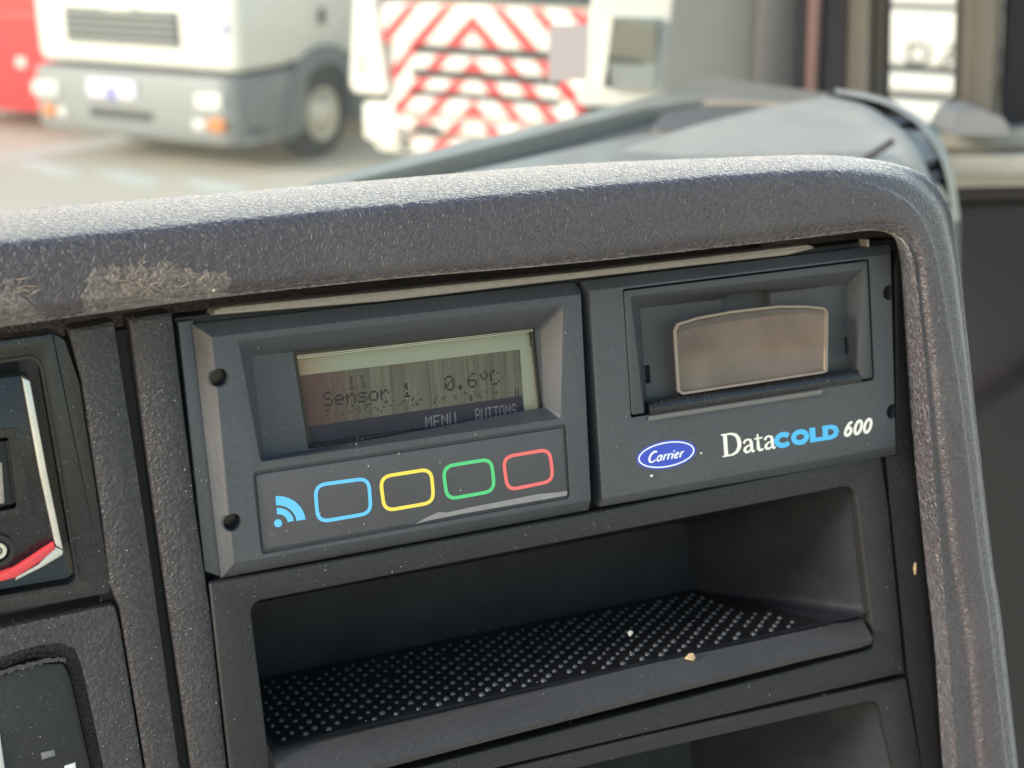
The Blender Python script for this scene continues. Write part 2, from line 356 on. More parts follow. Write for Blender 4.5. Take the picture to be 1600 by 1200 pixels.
M_crumb = paint('wood_crumb', (.62, .44, .25), .8, scale=900, var=.4); M_pale = paint('pale_crumb', (.72, .68, .58), .8, scale=900)
M_dust = paint('dust_grain', (.42, .40, .38), .7, scale=900)

# ------------------------------------------------------------------ the yard
b = bmesh.new(); vs = [b.verts.new(v) for v in ((-250, -250, 0), (250, -250, 0), (250, 250, 0), (-250, 250, 0))]; b.faces.new(vs)
wpart('ground', b, M_ground, kind='structure')
def ground_quad(px):
    b = bmesh.new(); vs = [b.verts.new(onz(x, y, .004)) for x, y in px]; b.faces.new(vs); return b
DASHES = [[(18, 252), (62, 250), (126, 268), (122, 277), (78, 275)], [(142, 264), (200, 267), (248, 281), (244, 291), (190, 287)], [(276, 277), (330, 281), (384, 293), (378, 304), (318, 298)]]
DL = ['leftmost short white dash painted on the yard below the lorry bumper', 'middle white dash of the parking line in front of the white lorry', 'white dash of the parking line nearest the dashboard edge']
for q, lb in zip(DASHES, DL):
    o = wpart('parking_line', ground_quad(q), M_mark, smooth=None); o['kind'] = 'structure'; o['label'] = lb
o = wpart('pale_ground_band', ground_quad([(0, 243), (120, 222), (196, 210), (206, 222), (190, 228), (0, 252)]), M_mark, smooth=None); o['kind'] = 'structure'; o['label'] = 'pale band on the yard left of the white lorry'  # flat pale band laid on the paving

# ------------------------------------------------------------------ lorries
TH = math.radians(-51.9)
EX = Vector((.6172, -.7868, 0)); EY = Vector((.7868, .6172, 0)); TO = Vector((2.544, 11.67, 0))
def wheel(parent, x, y, r=.39, wd=.26):
    t = wpart('wheel', lathe_x([(-wd, r - .04), (-wd + .02, r), (-.03, r), (0, r - .03), (.005, r * .62), (-.05, r * .60), (-.05, .02)], c=(x, y, r)), T_tyre, parent)
    h = wpart('rim', lathe_x([(-.045, r * .60), (.012, r * .60), (.02, r * .52), (-.02, r * .40), (.05, r * .30), (.09, r * .18), (.09, .01)], c=(x, y, r)), T_hub, t)
    return t
def lorry_body(parent, mat, wdt, z0, ztop, depth, name='cab', rad=.09):
    b = bmesh.new()
    o = fillet([(-wdt, 0), (0, 0), (0, depth), (-wdt, depth)], [.16, .16, .05, .05], 6)
    o2 = inset(o, rad * .5); up = inset(o, .10)
    loft(b, [L3(inset(o, rad), z0), L3(inset(o, rad * .3), z0 + rad * .3), L3(o, z0 + rad), L3(o, 1.55), L3(up, ztop - .15), L3(inset(o, .2), ztop)], cap0=True, cap1=True)
    return wpart(name, b, mat, parent, 40)
# white lorry on the left
t = world_thing('lorry', 'white lorry with grey bumper, orange indicators and rectangular grille', 'lorry', TO, TH, 'lorries parked in a row')
lorry_body(t, T_white, 2.28, .85, 2.7, 1.9)
g = wpart('grille_surround', soft_box(-1.93, -.47, -.025, .05, .95, 1.42, .03), T_white, t)
b = soft_box(-1.86, -.55, -.03, .02, 1.03, 1.34, .02); gr = wpart('grille', b, T_grille, t)
for k in range(5):
    wpart('grille_bar', soft_box(-1.82, -.59, -.06, -.028, 1.05 + k * .06, 1.078 + k * .06, .006, 1), T_bar, gr)
wpart('emblem', soft_box(-1.36, -1.04, -.062, -.03, 1.32, 1.38, .02), T_white, t)
b = bmesh.new(); o = fillet([(-2.3, -.10), (.0, -.10), (.02, .9), (-2.32, .9)], [.22, .22, .02, .02], 6)
loft(b, [L3(inset(o, .05), .27), L3(inset(o, .01), .32), L3(o, .42), L3(o, .74), L3(inset(o, .03), .82)], cap0=True, cap1=True); bp = wpart('bumper', b, T_grey, t)
for x0, x1, lb in ((-2.24, -1.92, 'left'), (-.38, -.10, 'right')):
    l = wpart('headlight', soft_box(x0, x1, -.125, -.02, .56, .70, .035), T_lamp, t)
for x0, x1 in ((-2.12, -1.98), (-.25, -.09)): wpart('indicator', soft_box(x0, x1, -.125, -.04, .39, .50, .02), T_amber, t)
for x0, x1 in ((-1.96, -1.86), (-.42, -.29)): wpart('fog_lamp', soft_box(x0, x1, -.12, -.04, .39, .48, .02), T_lamp, t)
pl = wpart('number_plate', soft_box(-1.56, -1.02, -.125, -.09, .60, .75, .008, 1), T_plate, t); wpart('plate_band', soft_box(-1.34, -1.24, -.128, -.1, .59, .70, .004, 1), T_pblue, pl)
wpart('air_slot', soft_box(-1.58, -.86, -.106, -.02, .42, .51, .015), T_dark, t)
wpart('windscreen', soft_box(-2.1, -.18, -.01, .1, 1.62, 2.45, .04), T_glass, t)
wpart('badge', soft_box(-.14, -.09, -.012, .02, 1.16, 1.25, .015), T_pblue, t)
h = wpart('door_handle', soft_box(-.02, .03, 1.12, 1.19, 1.17, 1.31, .012), T_dark, t)
# wheel arch fender and step box on the visible side
b = bmesh.new()
cx, cz = 1.16, .38; n = 18; inn = []; out = []
for k in range(n + 1):
    a = math.radians(-12 + k * 204 / n); inn.append(Vector((0, cx - .46 * math.cos(a), cz + .46 * math.sin(a)))); out.append(Vector((0, cx - .62 * math.cos(a), cz + .62 * math.sin(a))))
sh = lambda ls, x: [Vector((x, p.y, p.z)) for p in ls]
loft(b, [sh(inn, -.35), sh(inn, .02), sh(inn, .04), sh(out, .04), sh(out, .01), sh(out, -.35)], closed=False); wpart('wheel_arch', b, T_mid, t)
b = soft_box(-.5, -.02, .66, 1.7, .55, .93, .02); wpart('arch_liner', b, T_dark, t)
st = wpart('step_box', soft_box(-.5, .0, .03, .58, .26, .80, .03), T_mid, t)
wpart('step_tread', soft_box(-.2, .035, .1, .5, .52, .60, .015), T_grey, st); wpart('step_well', soft_box(-.3, .004, .12, .50, .36, .51, .01), T_dark, st); wpart('lower_tread', soft_box(-.2, .035, .08, .52, .27, .335, .015), T_grey, st)
wheel(t, -.03, 1.16)
wheel(t, -2.0, 1.16, wd=.24)
bx = wpart('cargo_box', soft_box(-2.3, .0, 2.1, 7.0, .9, 3.4, .04), T_white, t); wheel(t, -.05, 5.4)
# chevron lorry
t = world_thing('maintenance_lorry', 'white lorry with red and white diagonal warning stripes across its front', 'lorry', TO + EX * 1.2 + EX * 0, TH, 'lorries parked in a row')
b = bmesh.new(); o = fillet([(.04, .10), (2.06, .10), (2.06, 2.0), (.04, 2.0)], [.12, .12, .05, .05], 5)
loft(b, [L3(inset(o, .06), .80), L3(o, .88), L3(o, 1.55), L3(inset(o, .1), 2.6), L3(inset(o, .2), 2.7)], cap0=True, cap1=True); wpart('cab', b, T_white, t)
b = soft_box(.3, 1.8, .04, .5, .36, 1.46, .02); wpart('grille_backing', b, T_dark, t)
ROWS = [(1.18, 1.465, .24, 1.95), (1.0, 1.10, .42, 1.70), (.845, .925, .36, 1.80), (.675, .785, .30, 1.88), (.535, .615, .42, 1.72), (.38, .475, .48, 1.62)]
for z0, z1, x0, x1 in ROWS: wpart('striped_slat', soft_box(x0, x1, -.03, .06, z0, z1, .012), M_chev, t)
for sx, xa, xb in ((0, .24, .40), (1, 1.74, 1.92)):
    b = bmesh.new(); q = [Vector((xa, .02, .55)), Vector((xb, .0, .55)), Vector((xb + (.1 if sx == 0 else -.04), .0, 1.15)), Vector((xa + (.06 if sx == 0 else 0), .02, 1.30))]
    extrude_poly(q, (0, .12, 0), b); wpart('striped_corner', b, M_chev, t)
wpart('windscreen', soft_box(.14, 1.96, .06, .2, 1.48, 2.4, .03), T_glass, t)
b = bmesh.new(); q = fillet([(-.06, .79), (.30, .79), (.20, 1.5), (.02, 1.52)], [.09, .05, .02, .02], 5); loft(b, [[Vector((p.x, -.08, p.y)) for p in inset(q, .02)], [Vector((p.x, -.06, p.y)) for p in q], [Vector((p.x, .3, p.y)) for p in q]], cap0=True, cap1=True)
df = wpart('corner_deflector', b, T_white, t); wpart('recess_grip', soft_box(.06, .10, -.09, -.05, .93, 1.10, .01), T_grille, df)
b = bmesh.new(); wpart('bumper_corner', soft_box(.02, .34, -.02, .3, .42, .72, .05), T_white, t)
o = fillet([(.02, .04), (2.08, .04), (2.08, .9), (.02, .9)], [.15, .15, .02, .02], 5); loft(b, [L3(inset(o, .03), .34), L3(o, .40), L3(o, .66), L3(inset(o, .04), .72)], cap0=True, cap1=True); wpart('bumper', b, T_white, t)
wpart('number_plate', soft_box(.50, .74, -.04, -.028, .51, .59, .005, 1), T_grille, t)
wheel(t, .3, 1.2); wheel(t, 2.05, 1.2)
wpart('body', soft_box(.05, 2.05, 2.2, 6.5, .8, 2.6, .04), T_white, t)
# lorry beyond the side window, with its lettering
t = world_thing('delivery_lorry', 'white lorry seen through the side window with dark letters above its slats', 'lorry', TO + EX * 4.2 - EY * 1.0, TH, 'lorries parked in a row')
b = bmesh.new(); o = fillet([(0, 0.06), (2.4, .06), (2.4, 2), (0, 2)], [.12, .12, .05, .05], 5); loft(b, [L3(inset(o, .05), .5), L3(o, .56), L3(o, 1.6), L3(inset(o, .12), 2.8)], cap0=True, cap1=True); wpart('cab', b, T_mid, t)
wpart('slat_backing', soft_box(.03, 2.37, .02, .12, .8, 1.97, .01), T_dark, t)
wpart('front_panel', soft_box(.02, 2.38, -.02, .1, 1.32, 1.62, .02), T_panel, t); wpart('upper_panel', soft_box(.02, 2.38, -.02, .1, 1.65, 1.95, .02), T_panel, t)
for z0, z1 in ((1.17, 1.278), (1.0, 1.128), (.82, .96)): wpart('front_slat', soft_box(.04, 2.36, -.03, .1, z0, z1, .035), T_panel, t)
wpart('bumper', soft_box(.0, 2.4, -.1, .3, .3, .79, .06), T_grey, t); wpart('windscreen', soft_box(.15, 2.25, .0, .16, 2.0, 2.7, .04), T_glass, t)
wheel(t, .3, 1.2); wheel(t, 2.38, 1.2)
DAFT = t
# red lorry
t = world_thing('red_lorry', 'red lorry with a black wheel at the left edge beside the white lorry', 'lorry', TO - EX * 2.72 + EY * .75, TH, 'lorries parked in a row')
lorry_body(t, T_red, 2.3, .22, 2.7, 1.9); wpart('trim_band', soft_box(-2.2, -.1, -.02, .05, 1.12, 1.17, .01), T_red, t)
wpart('arch_panel', soft_box(-.3, .03, .1, 1.0, .2, .95, .1), T_dark, t); wheel(t, .1, .62, r=.42)
wpart('body', soft_box(-2.3, .0, 2.1, 6.5, .9, 3.2, .04), T_red, t)
wpart('reflector', soft_box(-.62, -.5, -.012, .02, .66, .76, .01), T_lamp, t)

# ------------------------------------------------------------------ lettering: strokes laid on a plane
def stroke(b, pts, wid, place, lift, closed=False):
    n = len(pts); pts = [Vector(p) for p in pts]; wid = wid if isinstance(wid, (list, tuple)) else [wid] * n
    if closed: rng = range(n)
    Ls, Rs = [], []
    for i in range(n):
        if closed: a = pts[i] - pts[i - 1]; c = pts[(i + 1) % n] - pts[i]
        else: a = pts[i] - pts[i - 1] if i > 0 else pts[1] - pts[0]; c = pts[i + 1] - pts[i] if i < n - 1 else pts[i] - pts[i - 1]
        a.normalize(); c.normalize(); na = Vector((-a.y, a.x)); nc = Vector((-c.y, c.x)); m = na + nc; m = m / max(m.length_squared / 2, .35)
        Ls.append(place(pts[i] + m * wid[i] / 2, lift)); Rs.append(place(pts[i] - m * wid[i] / 2, lift))
    loft(b, [Ls, Rs], closed=closed)
def arc(cx, cy, rx, ry, a0, a1, n=14): return [(cx + rx * math.cos(math.radians(a0 + (a1 - a0) * k / n)), cy + ry * math.sin(math.radians(a0 + (a1 - a0) * k / n))) for k in range(n + 1)]
def poly(b, pts, place, lift): b.faces.new([b.verts.new(place(Vector(p), lift)) for p in pts])

# letters on the far lorry
def pl_front(x0, z0, s):
    return lambda p, lift: Vector((x0 + p.x * s, -.024 - lift, z0 + p.y * s))
for x0, strokes in ((1.43, [([(1, 0), (1, 12)], 2.4), ([(1, 11)] + arc(6, 6, 6, 5, 80, -80) + [(1, 1)], 2.2)]), (1.63, [([(0, 0), (5, 12), (10, 0)], 2.4), ([(2, 4), (8, 4)], 2)]), (1.83, [([(1, 0), (1, 12)], 2.4), ([(0, 11), (9, 11)], 2.2), ([(1, 6), (7, 6)], 2.2)])):
    b = bmesh.new()
    for q, (pts, wd) in enumerate(strokes): stroke(b, pts, wd, pl_front(x0, 1.325, .01), q * .001)
    wpart('letter', b, T_grille, DAFT, None)

# ------------------------------------------------------------------ cab interior beyond the console
def slab_px(px, d, th, bev=.004): return extrude_poly([C(x, y, d) for x, y in px], FW * th, bev=bev)
# windscreen and things seen on and through it
b = extrude_poly([C(-420, 420, .80), C(1262, 178, 1.16), C(1300, -420, 1.16), C(-500, -420, .80)], FW * .005)
wsn = wpart('windscreen', b, M_pane, smooth=None); props(wsn, 'dusty clear windscreen standing beyond the dashboard', 'windscreen')
b = slab_px([(858, 40), (921, 38), (916, 124), (857, 128)], .965, .0015, 0)
o = wpart('windscreen_sticker', b, T_stick, smooth=None); props(o, 'plain grey rectangular sticker on the windscreen beside the mirror', 'sticker')
mr = world_thing('wing_mirror', 'white rounded wing mirror outside the windscreen right of the striped lorry', 'mirror', C(990, 160, 1.35))
def rel(pts, root): return [p - root.location for p in pts]
hp = fillet([(936, -60), (1076, -60), (1066, 40), (1048, 148), (985, 166), (900, 166), (922, 40)], [6, 6, 30, 34, 30, 14, 6], 6)
lp = [C(p.x, p.y, 1.35) - mr.location for p in hp]; ctr = sum(lp, Vector()) / len(lp)
b = bmesh.new(); loft(b, [[ctr + (p - ctr) * .97 - FW * .004 for p in lp], lp, [p + FW * .03 for p in lp], [ctr + (p - ctr) * .9 + FW * .075 for p in lp], [ctr + (p - ctr) * .6 + FW * .10 for p in lp]], cap0=True, cap1=True)
hs = wpart('mirror_housing', b, T_white, mr)
gp = fillet([(957, 26), (1034, 28), (1020, 140), (943, 136)], 4, 3)
lp = [C(p.x, p.y, 1.335) - mr.location for p in gp]; wpart('mirror_glass', extrude_poly(lp, FW * .012), M_mirror, mr, None)
b = soft_box(-.02, .02, -.01, .03, 0, .3, .01)
for v in b.verts: v.co = v.co + (C(1010, -60, 1.37) - mr.location)
wpart('mirror_arm', b, T_dark, mr)

# the truck's dashboard: console hood, fascia, upper deck, bullnose, vent are all one thing
DB = dash_thing('dashboard', 'dark grained truck dashboard console with a rounded padded surround', 'dashboard', (60, -60, -20))
def dpart(name, b, mat, smooth=35, label=None):          # metre/world geometry hung on the dashboard
    me = to_mesh(b, name); inv = DB.matrix_world.inverted()
    for v in me.vertices: v.co = inv @ v.co
    finish(me, mat, smooth); o = bpy.data.objects.new(name, me); COL.objects.link(o); o.parent = DB; ORG[o] = ORG[DB]; return props(o, label)
# hood
def st(px, wz): return [P(x, y, z) for (x, y), z in zip(px, wz)]
nS = 17
Lp = [(-140, 526), (0, 511), (300, 470), (600, 437), (890, 412), (1150, 384), (1301, 367), (1365, 360), (1402, 368), (1424, 397), (1434, 460), (1448, 600), (1456, 700), (1471, 870), (1482, 1010), (1496, 1197), (1512, 1400)]
Gp = [(1384, 363), (1403, 388), (1411, 460), (1420, 600), (1428, 700), (1445, 872), (1460, 1008), (1473, 1196), (1492, 1400)]
Cp = [(-140, 516), (0, 499), (300, 459), (600, 431), (890, 407), (1150, 374), (1281, 359), (1368, 350), (1414, 361), (1434, 400), (1442, 460), (1458, 600), (1469, 700), (1489, 870), (1513, 1012), (1530, 1197), (1548, 1400)]
Fp = [(-140, 404), (0, 386), (300, 356), (600, 326), (890, 299), (1150, 277), (1290, 272), (1372, 288), (1425, 318), (1452, 362), (1470, 430), (1498, 590), (1512, 700), (1533, 870), (1549, 980), (1574, 1197), (1598, 1400)]
Sp = [(-140, 350), (0, 332), (300, 307), (600, 282), (890, 258), (1150, 247), (1300, 245), (1395, 264), (1450, 314), (1479, 375), (1497, 460), (1517, 600), (1528, 700), (1547, 867), (1563, 975), (1588, 1196), (1612, 1400)]
Lr = st(Lp, [7] * 8 + [8.2] + [9.2] * 8); Gr = [Vector((p.x, p.y, -5)) for p in Lr[:8]] + st(Gp, [-3] * 9)
Fr = st(Fp, [9.5] * nS); Sr = st(Sp, [-40] * 6 + [-34, -16, -6, -2, 0] + [2] * 6); Cr = st(Cp, [9] * nS)
def mid(A, B_, f, wz): return [Vector((a.x + (c.x - a.x) * f, a.y + (c.y - a.y) * f, (wz if not isinstance(wz, list) else wz[i]))) for i, (a, c) in enumerate(zip(A, B_))]
R0 = mid(Cr, Fr, .12, 10.2); R1 = mid(Cr, Fr, .55, 10.6); R2 = mid(Cr, Fr, .86, 10.3)
def topQ(f, right_f, right_w):
    out = mid(Fr, Sr, right_f, right_w)
    for i in range(8):
        F, S_ = Fr[i], Sr[i]; wz = F.z + (S_.z - F.z) * f; zf = .985 * F.y + .17 * F.z; zs = .985 * S_.y + .17 * S_.z
        v = (zf + .9 * min(f / .08, 1) + (zs - zf - .9) * f * f - .17 * wz) / .985; k = (0, 0, 0, 0, 0, 0, .15, .6)[i]
        p = Vector((F.x + (S_.x - F.x) * f, v, wz)); out[i] = p.lerp(out[i], k)
    return out
Q1 = topQ(.06, .42, 7.8); Q2 = topQ(.30, .72, 4.5); Q3 = topQ(.65, .90, 3.4)
K1 = [Vector((p.x, p.y - (1.0 if i < 8 else 0) , p.z - 8)) for i, p in enumerate(Sr)]
K2 = [Vector((p.x - (0 if i < 8 else 3), p.y - (12 if i < 8 else 4), -75 if i < 8 else -60)) for i, p in enumerate(Sr)]
K3 = [Vector((p.x - (0 if i < 8 else 12), p.y - (80 if i < 8 else 30), -95)) for i, p in enumerate(Sr)]
rails = [catmull(r, 7) for r in (Gr, Lr, Cr, R0, R1, R2, Fr, Q1, Q2, Q3, Sr, K1, K2, K3)]
ext = [[Vector((-150, r[0].y - (r[1].y - r[0].y) / max(r[1].x - r[0].x, .1) * (r[0].x + 150) * 0, r[0].z))] + r for r in rails]
# across: smooth, but keep the lip / seam crisp
ns = len(ext[0]); cols = []
for k in range(ns):
    cp = [ext[i][k] for i in range(len(ext))]
    lipv = [cp[0], cp[0].lerp(cp[1], .5), cp[0].lerp(cp[1], .85), cp[1]]
    a = cp[1]; c = cp[2]; rt = 1 if k > 7 * 8 + 4 else 0; seamlo = [a.lerp(c, .45) + Vector((0, 0, -.35 if rt else .35)), a.lerp(c, .86) + Vector((0, 0, -.25 if rt else .25)), c + Vector((0, 0, -.05)), c.lerp(cp[3], .08) + Vector((0, 0, .15))]
    cols.append(lipv + seamlo + catmull(cp[3:], 4))
b = bmesh.new(); loft(b, [list(x) for x in zip(*cols)], closed=False)
part('hood_surround', b, M_hood, DB, 70)
# backing plate and fascia strips
b = prism(UV([(-400, 450), (1380, 330), (1500, 1500), (-400, 1500)], -100), -104, -100); part('backing_plate', b, M_black, DB)
FZ = -3.0
colA = UV([(105, 514), (179, 501), (226, 800), (282, 1200), (312, 1400), (262, 1400), (228, 1200), (187, 952), (172, 916), (158, 800), (127, 596)], -3.7)
b = plate(fillet(colA, [1, .6, 0, 0, 0, 0, 0, 0, 0, 0, 0], 3), -14, -3.7, .9); part('fascia_column', b, M_fas, DB)
colB = UV([(200, 497), (269, 487), (307, 800), (321, 897), (331, 960), (356, 1200), (378, 1400), (330, 1400), (299, 1200), (243, 810), (246, 846)][:10], FZ)
b = plate(fillet(colB, [.6, .6] + [0] * 8, 3), -14, FZ, .9); part('fascia_column', b, M_fas, DB)
b = prism(UV([(100, 530), (290, 500), (400, 1400), (220, 1400)], -9), -16, -9); part('groove_floor', b, M_tray, DB)
b = plate(UV([(1404, 384), (1409, 400), (1413, 500), (1424, 650), (1431, 700), (1448, 872), (1463, 1008), (1476, 1196), (1495, 1400), (1462, 1400), (1441, 1200), (1419, 1058), (1391, 790), (1384, 712), (1401, 712), (1398, 420)], -4.0), -16, -4.0, .4); part('fascia_strip', b, M_tray, DB)
b = prism(UV([(273, 497), (1410, 372), (1410, 390), (275, 509)], -5.5), -16, -5.5); part('recess_back', b, M_tray, DB)

# ------------------------------------------------------------------ temperature recorder
RC = dash_thing('temperature_recorder', 'grey two-part temperature recorder with display, coloured key outlines and printer flap', 'recorder', (91, -55, 0))
# left half: chamfered body, carved
base = UV([(300, 507), (897, 441), (908, 452), (919, 797), (346, 903)], -3.0)
face = UV([(331, 527), (897, 461), (907, 461), (923, 781), (366, 880)], 0)
b = bmesh.new(); loft(b, [L3(base, -12), L3(base, -3.0), L3(face, 0)], cap0=True, cap1=True)
rec_o = fillet(UV([(372, 532), (880, 476), (876, 654), (407, 722)], 0.0), .9, 4)
rec_i = fillet(UV([(394, 556), (844, 515), (850, 634), (413, 716)], -5.5), .9, 4)
def frust(o, i, w1): # cutter opening outwards
    up = [a + (a - c_) * (.4 / abs(w1)) for a, c_ in zip(o, i)]
    bb = bmesh.new(); loft(bb, [L3(i, w1), L3(o, 0), L3(up, .4)], cap0=True, cap1=True); return bb
win = fillet(UV([(457, 549), (836, 511), (852, 649), (482, 702)], -5.5), .8, 4)
key = fillet(UV([(394, 737), (885, 662), (892, 779), (408, 867)], 0), 1.2, 4)
holes = [P(342, 590, -.6), P(363, 816, -.6)]
cut = [frust(rec_o, rec_i, -5.5), prism(win, -10.5, -5.0), prism(key, -.9, 1.0)] + [prism(circ((h.x, h.y), 2.05, 28), -9, 2) for h in holes]
me = carve(b, cut, .22, 2); part('display_housing', me, M_dev, RC, 18)
b = plate(UV([(278, 503), (302, 500), (349, 903), (320, 893)], -3.6), -12, -3.6, .4); part('mounting_flange', b, M_dev, RC)
for h in holes: part('screw_well', prism(circ((h.x, h.y), 2.3, 24), -10, -4.2), M_gloss, RC); part('hole_rim', ring(circ((h.x, h.y), 2.35, 30), circ((h.x, h.y), 1.95, 30), -3, -.05 if h.x > 12 else -.6), M_dev, RC)
# LCD
z = -8.0
scr = UV([(458, 552), (846, 500), (856, 648), (474, 704)], z); part('lcd_border', prism(scr, z - 1, z), M_lcdedge, RC, None)
act = UV([(461, 588), (812, 546), (819, 652), (474, 696)], z + .05); part('lcd_screen', prism(act, z - .5, z + .05), M_lcd, RC, None)
part('lcd_soft_key_bar', prism(UV([(473, 668), (816, 618), (820, 652), (478, 704)], z + .09), z - .4, z + .09), I_bar, RC, None)
wf = fillet(UV([(458, 550), (835, 512), (851, 648), (483, 701)], -6.0), .8, 4)
part('window_bezel', ring(wf, fillet(inset(UV([(458, 550), (835, 512), (851, 648), (483, 701)], -6.0), .75), .6, 4), -8.6, -6.4), M_gloss, RC)
part('bezel_highlight', ring(UV([(464, 556.5), (832, 514.5), (832, 517.5), (465, 560)], -6.2), inset(UV([(464, 556.5), (832, 514.5), (832, 517.5), (465, 560)], -6.2), .1), -6.8, -6.15), M_chrome, RC)
part('lens_edge', prism(UV([(829, 521), (834, 520), (846, 643), (840, 645)], -7.2), -8, -7.2), M_lens, RC)
FONT = {'S': '01110 10001 10000 01110 00001 10001 01110', 'e': '00000 00000 01110 10001 11111 10000 01110', 'n': '00000 00000 10110 11001 10001 10001 10001', 's': '00000 00000 01111 10000 01110 00001 11110',
        'o': '00000 00000 01110 10001 10001 10001 01110', 'r': '00000 00000 10110 11001 10000 10000 10000', '1': '00100 01100 00100 00100 00100 00100 01110', '0': '01110 10001 10011 10101 11001 10001 01110',
        '.': '00000 00000 00000 00000 00000 01100 01100', '6': '00110 01000 10000 11110 10001 10001 01110', 'd': '00110 01001 01001 00110 00000 00000 00000', 'C': '01110 10001 10000 10000 10000 10001 01110',
        'M': '10001 11011 10101 10101 10001 10001 10001', 'E': '11111 10000 10000 11110 10000 10000 11111', 'N': '10001 11001 10101 10011 10001 10001 10001', 'U': '10001 10001 10001 10001 10001 10001 01110',
        'B': '11110 10001 10001 11110 10001 10001 11110', 'T': '11111 00100 00100 00100 00100 00100 00100', 'O': '01110 10001 10001 10001 10001 10001 01110', 'l': '10010 10010 10010 10010 10010 10010 10010'}
def dots(text, px0, px1, hpx, zz, mat, name, keep=1.0, wch=None):
    p0 = P(*px0, zz); p1 = P(*px1, zz); ch = (p1.x - p0.x) / len(text); dot = ch / 6; up = hpx / 7; b = bmesh.new()
    for i, c in enumerate(text):
        if c == ' ': continue
        for r, row in enumerate(FONT[c].split()):
            for q, bit in enumerate(row):
                if bit == '1' and random.random() < keep:
                    f = i + q / 6; x = p0.x + ch * f; y = p0.y + (p1.y - p0.y) * f / len(text) - up * r
                    vs = [b.verts.new((x + a * dot * .94, y - c_ * up * .94, zz)) for a, c_ in ((0, 0), (1, 0), (1, 1), (0, 1))]; b.faces.new(vs)
    part(name, b, mat, RC, None)
zt = z + .08
dots('11', (541, 588), (577, 584), 3.2, zt, I_soft, 'lcd_text', .8)
dots('Sensor 1', (504, 613), (645, 597), 3.4, zt, I_ink, 'lcd_text', 1.0)
dots('0.6dC', (694, 588), (782, 577), 3.6, zt, I_ink, 'lcd_text', .9)
dots('l', (804, 607), (814, 606), 2.6, zt, I_ink, 'lcd_text')
dots('MENU', (664, 651), (714, 644), 3.0, z + .12, I_barl, 'lcd_text', 1.0)
dots('BUTTONS', (742, 639), (808, 630), 3.0, z + .12, I_barl, 'lcd_text', 1.0)
b = bmesh.new()
for k in range(70):                                  # broken dots of the faded last line
    x = random.uniform(505, 780); y = 662 - (x - 505) * .115 + random.uniform(-12, 3) - 10; q = P(x, y, zt)
    vs = [b.verts.new((q.x + a * .42, q.y + c_ * .42, zt)) for a, c_ in ((0, 0), (1, 0), (1, 1), (0, 1))]; b.faces.new(vs)
part('lcd_ghost_dots', b, I_soft, RC, None, kind='stuff')
# keypad
KP = part('keypad', plate(fillet(UV([(399, 742), (881, 668), (887, 776), (411, 860)], -.35), 1.0, 4), -1.2, -.35, .25), M_film, RC)
def frame_print(px, r, wd, mat, name, lb):
    o = fillet(UV(px, -.3), r, 7); part(name, ring(o, inset(o, wd), -.36, -.30), mat, KP, None, lb)
frame_print([(489, 756), (578.5, 744), (583, 804), (494.5, 819)], 3.0, .82, I_blue, 'key_outline', 'sky blue key outline')
frame_print([(591, 743), (676, 729.5), (681, 787), (598.5, 801.5)], 3.0, .82, I_yel, 'key_outline', 'yellow key outline')
frame_print([(689, 727), (770, 714), (776, 769), (696.5, 783.5)], 3.0, .82, I_grn, 'key_outline', 'green key outline')
frame_print([(783, 712), (861, 699), (867.5, 753.5), (791, 769)], 3.0, .82, I_red, 'key_outline', 'red key outline')
def px_place(ox, oy, ux, uy, zz): # px-based letter frame on the plane w=zz: x along (ux), y along (uy)
    o = P(ox, oy, zz)
    ax = (P(ox + ux[0] * 40, oy + ux[1] * 40, zz) - o) / 40; ay = (P(ox + uy[0] * 40, oy + uy[1] * 40, zz) - o) / 40
    return lambda p, lift: Vector((o.x + ax.x * p[0] + ay.x * p[1], o.y + ax.y * p[0] + ay.y * p[1], zz + lift))
wp = px_place(434.5, 817.5, (1, -.10), (-.10, -1), -.29)
b = bmesh.new(); stroke(b, arc(0, 0, 20, 19, 2, 90), 10, wp, 0); part('signal_arc', b, I_blue, KP, None)
b = bmesh.new(); stroke(b, arc(0, 0, 36, 35, 2, 90, 18), 14.5, wp, 0); part('signal_arc', b, I_blue, KP, None)
b = bmesh.new(); poly(b, arc(0, 0, 6.3, 6.3, 0, 345, 15), wp, 0); part('signal_dot', b, I_blue, KP, None)
b = bmesh.new(); q = UV([(648, 819), (665, 809), (686, 799.5), (697, 801), (742, 791), (800, 780), (840, 772), (872, 769), (886, 767), (886, 774), (800, 789), (720, 803), (662, 815)], -.3); b.faces.new([b.verts.new((p.x, p.y, -.28)) for p in q]); part('scuffed_film', b, M_scratch, KP, None)
# right half
base = UV([(912, 440), (1394, 382), (1402, 711), (939, 793)], -1.5); face = UV([(922, 456), (1392, 399), (1400, 696), (943, 779)], 0)
face = UV([(922, 455), (1391, 397), (1399.5, 697), (943, 779)], 0)
b = bmesh.new(); loft(b, [L3(base, -12), L3(base, -2.2), L3(face, 0)], cap0=True, cap1=True)
dr = fillet(UV([(973, 452), (1358, 404), (1366, 594), (986, 653)], 0), .5, 3)
rholes = [P(1390, 457, 0), P(1395, 643, 0)]
me = carve(b, [prism(dr, -9, 1.5)] + [prism(circ((h.x, h.y), 2.0, 26), -9, 2) for h in rholes], .22, 2); part('printer_housing', me, M_dev, RC, 18)
for h in rholes: part('screw_well', prism(circ((h.x, h.y), 2.2, 22), -10, -3.2), M_gloss, RC)
ds = fillet(UV([(975, 455), (1355, 408), (1363, 590), (988, 648)], .25), .5, 3)
dsb = L3(ds, -8.5); dst = L3(ds, .25)
b = bmesh.new(); loft(b, [dsb, dst], cap0=True, cap1=True)
